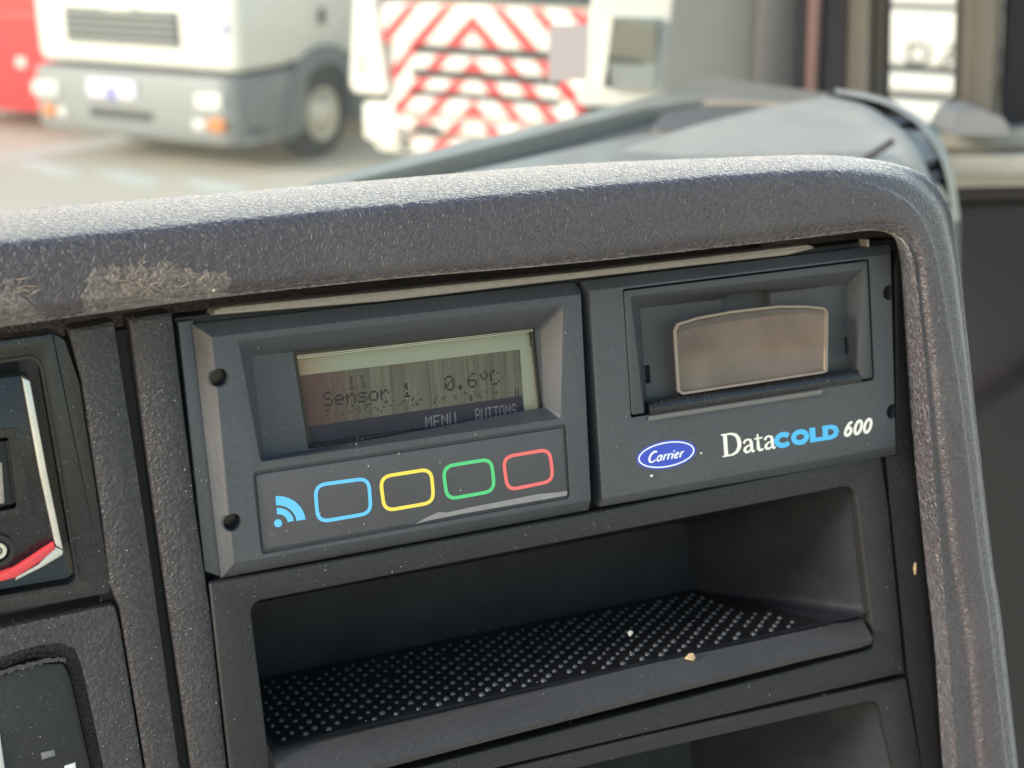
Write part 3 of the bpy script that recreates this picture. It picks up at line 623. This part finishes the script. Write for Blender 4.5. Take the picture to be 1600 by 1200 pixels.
po = fillet(UV([(985, 463), (1350, 421), (1343, 603), (1007, 652)], 0.25), [.6, .6, .2, .2], 3); pi = fillet(UV([(1000, 482), (1324, 444), (1333, 590), (1011, 634)], -5), [.6, .6, .2, .2], 3)
b2 = bmesh.new(); up = [a + (a - c_) * .15 for a, c_ in zip(po, pi)]; loft(b2, [L3(pi, -5), L3(po, .25), L3(up, 1.1)], cap0=True, cap1=True)
tq = [(1125, 500), (1127, 470), (1140, 456), (1188, 450), (1203, 458), (1206, 492)]; thumb = fillet(UV(tq, -5), .5, 3)
s1 = UV([(1007, 571), (1015, 570), (1017, 598), (1009, 600)], -5); s2 = UV([(1319, 527), (1326, 526), (1328, 552), (1321, 553)], -5)
me = carve(b, [b2, prism(thumb, -7.8, -3.5), prism(s1, -7.5, -4), prism(s2, -7.5, -4)], .18, 2); part('printer_door', me, M_dev2, RC, 30)
# platen bar and tear edge along the slot
b = bmesh.new(); A = P(1010, 640, -1.6); B_ = P(1340, 589, -1.6); lo = []
for q in (A, B_): lo.append([Vector((q.x, q.y + 2.0 * math.sin(a), q.z + 2.0 * math.cos(a))) for a in [2 * math.pi * k / 18 for k in range(18)]])
loft(b, lo, cap0=True, cap1=True); part('paper_roller', b, M_gloss, RC)
b = bmesh.new(); n = 62; tp = []; bt = []
for k in range(n * 2 + 1):
    f = k / (n * 2); x = 1013 + f * 272; yt = 651 - f * 42; q = P(x, yt, .6); p2 = P(x, yt + (5.0 if k % 2 else 8.0) , .6); tp.append(q); bt.append(Vector((p2.x, p2.y, .6)))
loft(b, [tp, bt], closed=False); bmesh.ops.solidify(b, geom=b.faces[:], thickness=.35); part('tear_edge', b, paint('tear_edge_metal', (.34, .33, .31), .45, metal=.3, scale=400), RC, None)
# smoked flap
fo = UV([(1053, 517), (1058, 505), (1090, 495), (1145, 485), (1215, 477), (1258, 477), (1288, 480), (1294, 488), (1293, 580), (1288, 583), (1066, 617), (1059, 612)], -.6)
fb = UV([(1051, 524), (1056, 514), (1090, 504), (1145, 495), (1215, 486), (1258, 484), (1287, 486), (1293, 492), (1292, 582), (1287, 585), (1064, 619), (1057, 614)], -4.7)
fl_ = lambda q, d: fillet(inset(q, d), .2, 2) if d else fillet(q, .2, 2)
b = bmesh.new(); loft(b, [L3(fl_(fb, 0), -4.7), L3(fl_(fo, 0), -1.0), L3(fl_(fo, .25), -.62), L3(fl_(fo, .75), -.5), L3(fl_(fo, 1.0), -.95), L3(fl_(fo, 1.2), -1.05)], cap0=False, cap1=True)
FLP = part('clear_flap', b, M_smoke, RC, 30)
part('flap_rim', ring(fl_(fo, .06), fl_(fo, .62), -1.2, -.42), paint('clear_plastic_edge', (.20, .17, .15), .10, spec=.9, scale=400, var=.5, coat=1.0), FLP, 40)
b = bmesh.new(); loft(b, [L3(fl_(fb, 1.0), -5.4), L3(fl_(fb, 1.05), -4.6)], cap0=True, cap1=True); part('paper_bay', b, plastic('bay_brown', (.15, .125, .11), .6, smear=.9), RC, 30)
# dusty sleeve edge over the recorder
sl_ = UV([(331, 493), (336, 485), (348, 480), (600, 455), (900, 425), (1230, 386), (1262, 382), (1270, 384), (1274, 388), (1230, 399), (900, 436), (600, 471)], -2.0)
part('mounting_sleeve', plate(sl_, -9, -2.0, .5), M_beige, RC)
part('sleeve_tab', plate(UV([(1355, 374), (1358, 374), (1358.5, 386), (1355.5, 386)], -2.5), -6, -2.5, .1), M_chrome, RC)
# printed marks
oc = P(1041.5, 710.3, .02); ox1 = P(1086.5, 703, .02) - oc
def oval(rx, ry): return [Vector((oc.x + rx * math.cos(a), oc.y + ry * math.sin(a))) for a in [2 * math.pi * k / 48 for k in range(48)]]
bw = ox1.x
LG = part('oval_badge', prism(oval(bw * 1.03, 3.50), -.2, .03), I_navy, RC, None)
o1 = oval(bw * .965, 3.14); part('badge_ring', ring(o1, oval(bw * .92, 2.82), -.1, .05), I_pure, LG, None)
cp = px_place(1012, 723.5, (1, -.175), (.10, -1), .06); b = bmesh.new(); lf = [0]
def S(pts, wd, closed=False, pl=None):
    lf[0] += .003; stroke(b, pts, wd, pl or cp, lf[0], closed)
sh_ = lambda pts, dx, k=.22: [(x + dx + y * k, y) for x, y in pts]
S(sh_(arc(6.5, 8.2, 6.0, 8.0, 55, 325), 0), [2.2, 2.8, 3, 3.2, 3.4, 3.4, 3.4, 3.4, 3.2, 3, 2.8, 2.4, 2.2, 2, 1.8])
def small_a(dx):
    S(sh_(arc(3.2, 4.6, 3.0, 4.2, 0, 345), dx), 2.3, True); S(sh_([(6.3, 9), (6.0, 2), (7.6, .6)], dx), 2.5)
def small_r(dx):
    S(sh_([(1.2, 0), (1.2, 9)], dx), 2.6); S(sh_([(1.2, 6.0), (3.2, 8.6), (5.2, 8.4)], dx), 2.1)
small_a(13.5); small_r(23); small_r(29.5); S(sh_([(1.2, 0), (1.2, 8.6)], 36), 2.6); S(sh_([(1.2, 11), (1.2, 13)], 36), 2.4)
S(sh_([(1.0, 4.4), (6.0, 5.4)], 40.2), 1.6); S(sh_(arc(3.6, 4.4, 3.0, 4.0, 15, 325), 40.2), 2.2); small_r(49)
part('badge_lettering', b, I_pure, LG, None)
# Data | COLD | 600
dp = px_place(1129.5, 714.5, (1, -.165), (-.075, -1), .03)
b = bmesh.new(); lf = [0]
D = lambda pts, wd, closed=False: S(pts, wd, closed, dp)
D([(5.5, 0), (5.5, 36)], 6.2); D([(-.5, 1.1), (12, 1.1)], 2.2); D([(-.5, 34.9), (12, 34.9)], 2.2)
D([(8, 34.6), (15, 34.4), (22, 31.5), (26, 25), (27, 18), (26, 11), (22, 4.8), (15, 1.6), (8, 1.4)], [2.6, 3.2, 4.6, 6, 6.4, 6, 4.6, 3.2, 2.6])
def serif_a(dx):
    k = lambda pts: [(x + dx, y) for x, y in pts]
    D(k([(2.4, 16), (4.5, 20.3), (9, 21.4), (13, 19.6), (14, 15), (14, 4), (16, 1.4), (19, 2.6)]), [4.2, 3.2, 2.8, 4.0, 5.0, 4.8, 3.4, 1.6])
    D(k([(13, 12.6), (8, 11.4), (4, 8.6), (3, 5.2), (5, 2.2), (8.4, 1.6), (13, 5.2)]), [2.2, 2.8, 4.0, 4.8, 4.0, 3.0, 2.2])
serif_a(31.5); D([(56, 27.5), (56, 5), (58.2, 1.8), (62, 1.8), (64, 3.6)], [2.4, 5.2, 4.4, 3, 1.6]); D([(50.5, 20.6), (63.5, 20.6)], 2.6); serif_a(64.5)
part('brand_lettering', b, I_white, RC, None)
b = bmesh.new(); lf = [.0]
XS = lambda pts: [(84.5 + (x - 87) * 1.065, y) for x, y in pts]
D(XS(arc(98, 11.6, 10.2, 8.6, 38, 322, 18)), 7.8)
D(XS(arc(123.5, 11.8, 10.0, 8.6, 0, 342, 19)), 8.0, True)
poly(b, XS([(138, .2), (138, 23.6), (147, 23.6), (147, 6.8), (158, 6.8), (158, .2)]), dp, .05)
D(XS([(162.2, .2), (162.2, 23.6)]), 9.0); D(XS([(164, 20.2), (171, 20.2), (177.5, 17.5), (179.5, 12), (177.5, 6.2), (171, 3.4), (164, 3.4)]), [6.6, 6.8, 7.6, 8.4, 7.6, 6.8, 6.6])
part('brand_lettering', b, I_cold, RC, None)
b = bmesh.new(); lf = [.0]; it = lambda pts, dx, k=.30: [(x * 1.14 + dx + y * k, y * 1.06) for x, y in pts]
D(it(arc(6.2, 7.6, 4.2, 5.6, 0, 342, 17), 193), 4.9, True); D(it([(2.2, 8.5), (3.0, 14), (5.6, 19.5), (9.4, 21.5)], 193), [4.9, 4.9, 4.7, 4.2])
for dx in (209, 225): D(it(arc(6.2, 11.6, 4.6, 9.6, 0, 342, 19), dx), 4.9, True)
part('brand_lettering', b, I_white, RC, None)

# ------------------------------------------------------------------ storage trays
def tray(name, label, outer, opening, rad, floor_front, depth, zf, group, v_back, u_back_r, u_back_l, v_top_back, mat=M_tray):
    t = dash_thing(name, label, 'storage tray', (90, floor_front, 0), group)
    op = fillet(opening, rad, 8)
    bb = prism(outer, -6, zf); cut = prism(op, -8, 3)
    me = carve(bb, [cut], .6, 3); part('tray_frame', me, mat, t, 30)
    return t, op
FV = -100.0
outer = UV([(327, 912), (932, 800), (1000, 786), (1377, 711), (1389, 790), (1414, 1052), (440, 1291), (382, 1420)][:6] + [(820, 1190), (370, 1300)], -2)
opening = UV([(391, 942), (1336, 758), (1367, 1013), (430, 1258)], -2)
T1, op = tray('storage_tray', 'open black storage tray with studded rubber mat under the recorder', outer, opening, [3, 4.5, 2.0, 1.0], FV, -65, -2, 'storage trays in the console', -106, 155, 5, -86)
# interior shell: ruled from the opening back to a smaller rear wall
DZ = -62.0
br = P(1082, 924, DZ); tr = P(1072, 815, DZ)
u_l = P(391, 942, -2).x + 2
rear = [(u_l, tr.y - .5), (tr.x, tr.y), (br.x, br.y), (u_l, br.y)]
fl = UV([(391, 942), (1336, 758), (1366, 990), (425, 1230)], -2)
front = [(fl[0].x - .2, fl[0].y + .2), (fl[1].x + .2, fl[1].y + .2), (fl[2].x + .2, fl[2].y), (fl[3].x - .2, fl[3].y)]
front[2] = (front[2][0], FV + .8); front[3] = (front[3][0] , FV + .8)
b = bmesh.new(); loft(b, [L3(fillet(front, 3, 6), -4), L3(fillet(rear, 3, 6), DZ)], cap1=True)
part('tray_liner', b, M_liner, T1, 30)
# front lip: runs along the bottom of the opening, bevelled down and forward
lipu = UV([(428, 1188), (640, 1132), (1000, 1043), (1230, 993), (1310, 977), (1352, 974)], -3); lipl = UV([(440, 1236), (568, 1201), (1000, 1089), (1240, 1029), (1345, 1005), (1364, 998)], 2.0)
b = bmesh.new(); A0 = [Vector((p.x, FV + .2, -7)) for p in lipu]; A1 = [Vector((p.x, p.y + .1, -3.4)) for p in lipu]; A2 = [Vector((p.x, p.y + .35, 1.6)) for p in lipl]; A3 = [Vector((p.x, p.y, 2.0)) for p in lipl]; A4 = [Vector((p.x, p.y - 1.6, 1.2)) for p in lipl]; A5 = [Vector((p.x, p.y - 3.0, -2.6)) for p in lipl]
loft(b, [A0, A1, A2, A3, A4, A5], closed=False); part('tray_lip', b, plastic('toplit_lip_plastic', (.044, .042, .042), .55, 2200, .00005, .1, (.2, .19, .18), spec=.35), T1, 40)  # paler than the frame: light on the upward face painted into the colour
# mat and studs
zb0, zb1 = -6.5, DZ + 1.5
def floor_pt(fu, fd):
    wz = zb0 + (zb1 - zb0) * fd; v = FV + (br.y - FV) * ((-3 - wz) / (-3 - DZ)) + .35
    ul = u_l + 1.5; ur = 163 + (br.x - 163) * ((-3 - wz) / (-3 - DZ)) - .3
    return Vector((ul + (ur - ul) * fu, v, wz))
b = bmesh.new(); loft(b, [[floor_pt(0, 0) + Vector((0, .5, 0)), floor_pt(1, 0) + Vector((0, .5, 0))], [floor_pt(0, 1) + Vector((0, .5, 0)), floor_pt(1, 1) + Vector((0, .5, 0))]], closed=False)
MT = part('rubber_mat', b, M_rubber, T1, None)
b = bmesh.new(); sd = None
pitch = 5.5; rowsn = int((zb0 - zb1 - 3) / (pitch * .5))
for r in range(rowsn):
    wz = zb0 - 2 - r * pitch * .5; fd = (wz - zb0) / (zb1 - zb0)
    l = floor_pt(0, fd); rr = floor_pt(1, fd); n = int((rr.x - l.x - 3) / pitch)
    for k in range(n):
        c = Vector((l.x + 2 + (k + (.5 if r % 2 else 0)) * pitch, l.y + .5, wz)); loops = []
        if random.random() < .02: continue
        q_ = random.uniform(.72, 1.08); c = c + Vector((random.uniform(-.15, .15), 0, random.uniform(-.15, .15)))
        for hh, rd in ((0, .85), (.45, .7), (.7, .32)): loops.append([c + Vector((rd * q_ * math.cos(a), hh * q_, rd * q_ * math.sin(a))) for a in [2 * math.pi * q / 8 for q in range(8)]])
        loft(b, loops, cap1=True)
part('mat_studs', b, M_stud, MT, 60, kind='stuff')
# lower tray
outer2 = UV([(440, 1286), (830, 1192), (1000, 1151), (1415, 1060), (1440, 1200), (1466, 1420), (420, 1520)], -2)
opening2 = UV([(560, 1282), (975, 1182), (1372, 1092), (1398, 1200), (1430, 1420), (560, 1500)], -2)
T2, op2 = tray('storage_tray', 'black storage tray cut off by the bottom edge of the photo', outer2, opening2, [3, 1, 5, 1, 2, 2], P(1000, 1330, -2).y, -60, -2, 'storage trays in the console', 0, 0, 0, 0)
b = bmesh.new(); q = op2; c0 = sum((Vector(p) for p in q), Vector((0, 0))) / len(q)
loft(b, [L3(inset(q, -.2), -4), L3([Vector((min(p.x, 148), p.y - 7)) for p in q], -58)], cap1=True); part('tray_liner', b, M_liner, T2, 30)

# ------------------------------------------------------------------ switch panel on the left
SW = dash_thing('switch_panel', 'glossy black switch panel with silver and red trim at the left edge', 'switch panel', (-30, -50, -4))
pan = fillet(UV([(-260, 566), (84, 520), (103, 530), (127, 600), (158, 800), (176, 918), (172, 930), (-260, 1010)], -3.4), [0, 1.5, 2, 0, 0, 1, 1, 0], 4)
rcs = fillet(UV([(-240, 602), (52, 561), (63, 575), (92, 740), (120, 905), (110, 915), (-240, 975)], -3.4), [0, 1, 1, 0, 1, 1.5, 0], 4)
me = carve(plate(pan, -14, -4.5, .5), [prism(rcs, -9.5, 0)], .3, 2); part('panel_frame', me, M_gloss, SW, 30)
rim = UV([(-240, 602), (52, 561), (63, 575), (92, 740), (120, 905), (110, 915), (-240, 975)], -3.0); rim = fillet(rim, [0, 1, 1, 0, 1, 1.5, 0], 4)
part('recess_rim', ring(inset(rim, -.6), rim, -5, -4.0), M_gloss, SW)
mod = UV([(-240, 618), (34, 588), (46, 600), (72, 740), (97, 858), (62, 885), (22, 906), (-240, 958)], -2.5)
part('switch_block', plate(mod, -10, -4.5, .6), M_gloss, SW)
tr_ = UV([(34, 589), (47, 596), (74, 740), (99, 860), (87, 853), (62, 740)], -2.2); part('silver_trim', plate(tr_, -9, -2.4, .3), M_chrome, SW)
part('silver_trim', plate(UV([(86, 855), (99, 861), (98, 868), (66, 887), (24, 908), (26, 902), (60, 883)], -2.2), -9, -2.6, .2), M_chrome, SW)
part('red_trim', plate(UV([(84, 850), (87, 858), (60, 880), (24, 903), (-120, 940), (-120, 925), (0, 898), (20, 890)], -2.0), -8, -2.1, .2), M_red, SW)
fr = fillet(UV([(-120, 690), (27, 670), (50, 803), (-120, 833)], -2.4), .6, 3); fi = fillet(UV([(-120, 702), (14, 684), (27, 796), (-120, 822)], -2.4), .6, 3)
part('rocker_frame', ring(fr, fi, -5, -3.4), M_gloss, SW); part('rocker_switch', plate(inset(fi, .5), -7, -4.2, .4), M_black, SW)
part('switch_mark', plate(UV([(-6, 724), (3, 723), (7, 786), (-4, 788)], -4), -5, -4.0, .1), M_beige, SW)
kc = P(-3, 862, -3); KN = part('socket_ring', ring(circ((kc.x, kc.y), 3.3, 32), circ((kc.x, kc.y), 2.4, 32), -6, -3.2), M_gloss, SW)
part('socket_core', ring(circ((kc.x, kc.y), 1.7, 28), circ((kc.x, kc.y), .9, 28), -6, -3.4), M_chrome, KN); part('socket_pin', prism(circ((kc.x, kc.y), .5, 16), -6, -3.3), M_chrome, KN)
# lower left blanking panel
LPN = dash_thing('blanking_panel', 'matt black lower panel with an arched pocket below the switch panel', 'panel', (-30, -110, -4))
lo_ = fillet(UV([(-260, 1040), (178, 947), (183, 955), (190, 985), (228, 1215), (262, 1420), (-260, 1500)], -3.4), [0, .6, .6, 0, 0, 0, 0], 3)
pk = UV([(-260, 1090), (0, 1030), (30, 1019), (65, 1010), (95, 1007), (118, 1016), (128, 1040), (146, 1120), (166, 1215), (205, 1420), (-260, 1500)], -3.4)
me = carve(plate(lo_, -14, -4.6, .5), [prism(pk, -11.5, 0, None)], .5, 3); part('panel_frame', me, M_fas, LPN, 30)
pkf = UV([(-260, 1115), (0, 1056), (50, 1038), (100, 1036), (112, 1060), (150, 1230), (190, 1420), (-260, 1500)], -7); part('pocket_cover', plate(pkf, -12, -7, 1.0), M_tray, LPN)
b = bmesh.new(); top = []; bot = []
for k in range(40):
    f = k / 39; x = -10 + f * 113; y = 1054 - 27 * math.sin(min(f * 1.35, 1.57)) + (f > .9) * (f - .9) * 30; j = random.uniform(-1.5, 1.5); top.append(P(x, y + j - 2, -6)); bot.append(P(x, y + 5 + random.uniform(-2, 2), -6))
loft(b, [top, bot], closed=False); bmesh.ops.solidify(b, geom=b.faces[:], thickness=.6); part('torn_foam_strip', b, plastic('grey_foam', (.13, .12, .115), .9, 1200, .0003), LPN, None)
part('grey_tab', plate(UV([(64, 1177), (85, 1172), (87, 1181), (66, 1187)], -6.6), -8, -6.6, .15), plastic('grey_tab_plastic', (.16, .16, .165), .5), LPN)
part('white_tab', plate(UV([(101, 1198), (118, 1193), (121, 1215), (104, 1222)], -6.4), -8, -6.4, .2), paint('white_tab_plastic', (.75, .74, .72), .4, scale=300), LPN)
part('bright_edge', plate(UV([(-8, 1150), (0, 1147), (9, 1210), (2, 1212)], -6.4), -8, -6.4, .2), paint('pale_edge_plastic', (.5, .49, .47), .4, scale=300), LPN)

# ------------------------------------------------------------------ upper deck, bullnose, vent, pillar, door
def flat_px(px, z, th, bev=.004): return extrude_poly([onz(x, y, H + z) for x, y in px], (0, 0, -th), bev=bev)
dpart('upper_deck', flat_px([(380, 400), (700, 271), (862, 236), (1000, 207), (1100, 203), (1260, 208), (1330, 196), (1420, 260), (1480, 420), (900, 420)], -.13, .05), M_deck)
dpart('defrost_slot', flat_px([(340, 420), (560, 278), (700, 243), (862, 204), (1010, 168), (1110, 158), (1300, 190), (1300, 230), (1000, 215), (700, 276), (400, 430)], -.137, .04, 0), M_deckd)
dpart('deck_ledge', flat_px([(200, 420), (480, 285), (700, 226), (862, 190), (1010, 150), (1120, 120), (1330, 150), (1345, 165), (1100, 157), (1010, 169), (862, 206), (700, 246), (560, 281), (330, 430)], -.128, .04, .002), M_deck)
dpart('deck_shadow', flat_px(fillet([(1010, 204), (1040, 176), (1120, 163), (1260, 168), (1330, 190), (1300, 212), (1150, 206)], 10, 3), -.1285, .01, .002), M_deckshade)  # added darker plate: the shadow on the deck is put into its colour
# bullnose end of the dash with the vent set into its curve
def arcline(pts, d): return catmull([C(x, y, dd) for (x, y), dd in zip(pts, d)], 6)
inA = [(1235, 160), (1315, 174), (1362, 197), (1394, 221), (1416, 250), (1434, 295), (1442, 345)]
inB = [(1290, 150), (1347, 163), (1387, 186), (1415, 208), (1437, 238), (1455, 287), (1461, 345)]
ouA = [(1305, 145), (1372, 159), (1413, 179), (1441, 202), (1463, 233), (1479, 280), (1488, 345)]
ouB = [(1305, 138), (1376, 151), (1421, 172), (1451, 196), (1474, 228), (1491, 277), (1500, 345)]
dI = [.86, .84, .82, .80, .78, .77, .76]; dO = [x + .02 for x in dI]; dG = [x + .05 for x in dI]
b = bmesh.new(); loft(b, [arcline([(x - 330, y + 95) for x, y in inA], [x - .10 for x in dI]), arcline([(x - 150, y + 36) for x, y in inA], [x - .05 for x in dI]), arcline([(x - 40, y + 8) for x, y in inA], [x - .018 for x in dI]), arcline(inA, [x - .006 for x in dI]), arcline(inB, dI), arcline(inB, dG)], closed=False); dpart('bullnose', b, M_sill, 60)
b = bmesh.new(); loft(b, [arcline(inB, dG), arcline(ouA, dG)], closed=False); VN = dpart('air_vent', b, M_seal, 60)
b = bmesh.new(); loft(b, [arcline(ouA, dG), arcline(ouA, dO), arcline(ouB, [x + .028 for x in dI]), arcline(ouB, [x + .09 for x in dI])], closed=False); dpart('vent_rim', b, M_sill, 60)
for i, f in enumerate((14, 19, 23, 26, 29, 33)):
    a0 = arcline(inB, [x + .012 for x in dI])[f]; a1 = arcline(ouA, [x + .026 for x in dI])[f]; tn = (arcline(inB, dI)[f + 1] - arcline(inB, dI)[f]).normalized() * (.011 if i == 2 else .003)
    b = bmesh.new(); extrude_poly([a0 - tn, a1 - tn, a1 + tn, a0 + tn], FW * .02, b); dpart('vent_rib', b, M_pill if i == 2 else M_pilld, None)
dpart('seam', slab_px([(1322, 266), (1396, 217), (1400, 224), (1326, 274)], .745, .004, 0), M_pilld)
dpart('vent_cap', slab_px(fillet([(1440, 300), (1470, 288), (1484, 312), (1470, 330), (1448, 336)], 6, 3), .775, .03, .004), M_sill)
dpart('vent_cap', slab_px(fillet([(1462, 340), (1488, 330), (1494, 350), (1474, 362)], 5, 3), .775, .03, .004), M_sill)
dpart('side_pod', slab_px([(1440, 310), (1490, 300), (1504, 320), (1504, 430), (1510, 620), (1450, 640)], .80, .05, .01), M_pill)
pil = props(dpart('x', bmesh.new(), M_pill), None) if False else None
# windscreen pillar: rounded trim, then strips beside the door frame
AP = world_thing('windscreen_pillar', 'pale grey rounded windscreen pillar between windscreen and side window', 'pillar', C(1200, 180, 1.1))
def strip(px_top, px_bot, d, th, mat, name, root, n=1):
    (x0, x1), (x2, x3) = px_top, px_bot
    b = extrude_poly([C(x0, -260, d) - root.location, C(x1, -260, d) - root.location, C(x3, 215, d) - root.location, C(x2, 215, d) - root.location], FW * th, bev=.004); return wpart(name, b, mat, root, 40)
b = bmesh.new(); rows = []
for y, xa, xb in ((-260, 1052, 1268), (0, 1050, 1256), (215, 1030, 1246)):
    row = []
    for k in range(13):
        f = k / 12; a = math.pi * f; row.append(C(xa + (xb - xa) * f, y, 1.30 - .16 * f - .07 * math.sin(a)) - AP.location)
    rows.append(row)
loft(b, rows, closed=False); bmesh.ops.solidify(b, geom=b.faces[:], thickness=.02); wpart('pillar_trim', b, M_pill, AP, 60)
strip((1252, 1278), (1240, 1262), 1.13, .08, M_seal, 'door_seal', AP); strip((1276, 1298), (1260, 1276), 1.12, .06, M_brown, 'brown_strip', AP)
strip((1294, 1346), (1274, 1334), 1.14, .08, M_pilld, 'dark_strip', AP); strip((1342, 1372), (1330, 1362), 1.12, .08, M_olive, 'frame_strip', AP); strip((1368, 1400), (1358, 1388), 1.13, .06, M_olive, 'frame_strip', AP); strip((1393, 1400), (1382, 1389), 1.12, .05, M_seal, 'window_seal', AP)
DR = world_thing('cab_door', 'dark cab door with pale window sill at the right edge', 'door', C(1560, 900, 1.15))
def dr(px, d, th, mat, name, bev=.006): 
    b = extrude_poly([C(x, y, d) - DR.location for x, y in px], FW * th, bev=bev); return wpart(name, b, mat, DR, 40)
dr([(1380, 318), (1800, 300), (1900, 1500), (1400, 1500)], 1.15, .05, M_door, 'door_panel')
dr([(1440, 690), (1800, 470), (1800, 1500), (1440, 1500)], 1.125, .02, M_black, 'footwell_shade', .004)  # added black slab stands in for the shade low on the door
dr([(1300, 222), (1800, 196), (1800, 236), (1300, 252)], 1.14, .08, M_sill, 'window_sill', .012); dr([(1300, 256), (1800, 240), (1800, 290), (1300, 302)], 1.11, .10, M_sill, 'sill_ledge', .015)
dr([(1300, 240), (1800, 225), (1800, 262), (1300, 270)], 1.19, .02, M_seal, 'sill_gap', 0); dr([(1300, 300), (1800, 292), (1800, 306), (1300, 314)], 1.135, .05, M_pilld, 'door_moulding', .004)
dr([(1528, -260), (1585, -260), (1560, 205), (1514, 190)], 1.14, .05, M_olive, 'rear_pillar'); dr([(1578, -260), (1800, -260), (1800, 215), (1552, 215)], 1.18, .05, M_door, 'rear_trim')
dr(fillet([(1478, 212), (1496, 178), (1530, 170), (1568, 184), (1585, 212)], 8, 3), 1.10, .05, M_pill, 'door_pull', .008)
b = extrude_poly([C(1340, 235, 1.17) - DR.location, C(1560, 235, 1.17) - DR.location, C(1580, -260, 1.17) - DR.location, C(1350, -260, 1.17) - DR.location], FW * .004); wpart('side_window', b, M_side, DR, None)

# ------------------------------------------------------------------ crumbs and dust
def crumb(px, wz, size, mat, label, flat=.28):
    c = P(px[0], px[1], wz); b = bmesh.new(); bmesh.ops.create_icosphere(b, subdivisions=1, radius=1)
    for v in b.verts:
        j = 1 + random.uniform(-.5, .45); v.co = Vector((v.co.x * size[0] * j, v.co.y * size[1] * j, v.co.z * size[0] * flat * j)) + c
    return dash_single('crumb', b, mat, label, 'crumb', None, 'crumbs on the console')
crumb((1080, 1027), -2.0, (1.5, 1.0), M_crumb, 'tan wood crumb on the front lip of the storage tray')
crumb((1430, 888), -3.6, (.55, 1.6), M_crumb, 'narrow tan splinter on the dark strip right of the tray')
crumb((985, 990), -16, (.8, .8), M_pale, 'small pale crumb lying among the studs of the rubber mat')
crumb((1018, 743), .25, (.55, .38), M_pale, 'white speck below the blue oval badge')
crumb((1096, 708), .2, (.3, .3), M_pale, 'tiny round white speck just right of the oval badge')
crumb((1235, 997), -3.0, (.45, .45), M_pale, 'tiny pale crumb at the right end of the rubber mat')
crumb((334, 452), 9.2, (1.1, .8), M_pale, 'pale dried flake at the end of the smear on the padded surround')
vv = []; ff = []
for me, og in DASHMESH:
    k0 = len(vv); vv += [v.co * 1000 + og for v in me.vertices]; ff += [[i + k0 for i in p.vertices] for p in me.polygons]
tree = BVHTree.FromPolygons(vv, ff)
rg = random.Random(11); b = bmesh.new()          # torn skin curling off the padded surround
for k in range(46):
    x, y = (rg.gauss(235, 38), rg.gauss(440, 12)) if k < 34 else (rg.gauss(28, 18), rg.gauss(452, 13)); a = rg.uniform(-.9, .5); pts = []; n = rg.randint(3, 7); lift = rg.uniform(.1, .5); wd = rg.uniform(.05, .15)
    for i in range(n):
        d_ = (P(x, y, 9) - CAMP).normalized(); h, nrm, idx, dd = tree.ray_cast(CAMP, d_)
        if h is None or h.z < 5: break
        pts.append(h + Vector((0, 0, .05 + lift * math.sin(math.pi * i / (n - 1))))); a += rg.uniform(-.7, .7); x += 7 * math.cos(a); y += 7 * math.sin(a)
    if len(pts) < 3: continue
    lf_, rt_ = [], []
    for i, p in enumerate(pts):
        t_ = (pts[min(i + 1, len(pts) - 1)] - pts[max(i - 1, 0)]).normalized(); nn = Vector((-t_.y, t_.x, rg.uniform(-.6, .6))) * wd * math.sin(math.pi * (i + .6) / (len(pts) + .2)); lf_.append(p + nn); rt_.append(p - nn)
    loft(b, [lf_, rt_], closed=False)
part('peeled_skin', b, paint('peeled_skin_brown', (.30, .235, .185), .7, scale=700, var=.6), DB, None, kind='stuff')
b = bmesh.new(); rg = random.Random(3)
def mote(px, py, r):
    c0 = P(px, py, 0); dirv = (c0 - CAMP).normalized(); h, nrm, idx, dd = tree.ray_cast(CAMP, dirv)
    if h is None or h.z < -70: return
    if nrm.dot(dirv) > 0: nrm = -nrm
    c = h + nrm * r * .4
    a = [r * rg.uniform(.6, 1.3) for _ in range(3)]
    vs = [b.verts.new(c + Vector(o)) for o in ((a[0], 0, 0), (-a[0], 0, 0), (0, a[1], 0), (0, -a[1], 0), (0, 0, a[2]), (0, 0, -a[2]))]
    for i, j, k in ((0, 2, 4), (2, 1, 4), (1, 3, 4), (3, 0, 4), (2, 0, 5), (1, 2, 5), (3, 1, 5), (0, 3, 5)): b.faces.new((vs[i], vs[j], vs[k]))
for k in range(1250):
    z_ = rg.random()
    if z_ < .42: x, y = rg.uniform(0, 330), rg.uniform(490, 1200)
    elif z_ < .60: x, y = rg.uniform(270, 940), rg.uniform(440, 900)
    elif z_ < .68: x, y = rg.uniform(900, 1420), rg.uniform(390, 800)
    else: x, y = rg.uniform(330, 1420), rg.uniform(800, 1200)
    mote(x, y, .045 + .13 * rg.random() ** 4)
for cx_, cy_, s_, n_ in ((430, 675, 25, 14), (320, 745, 25, 18), (560, 690, 60, 16), (905, 810, 20, 10), (700, 770, 60, 10), (640, 640, 60, 10), (150, 640, 30, 14)):
    for k in range(n_): mote(rg.gauss(cx_, s_), rg.gauss(cy_, s_ * .5), .06 + .16 * rg.random() ** 3)
dash_single('dust', b, M_dust, 'fine white dust grains sprinkled over the console', 'dust', None, kind='stuff')
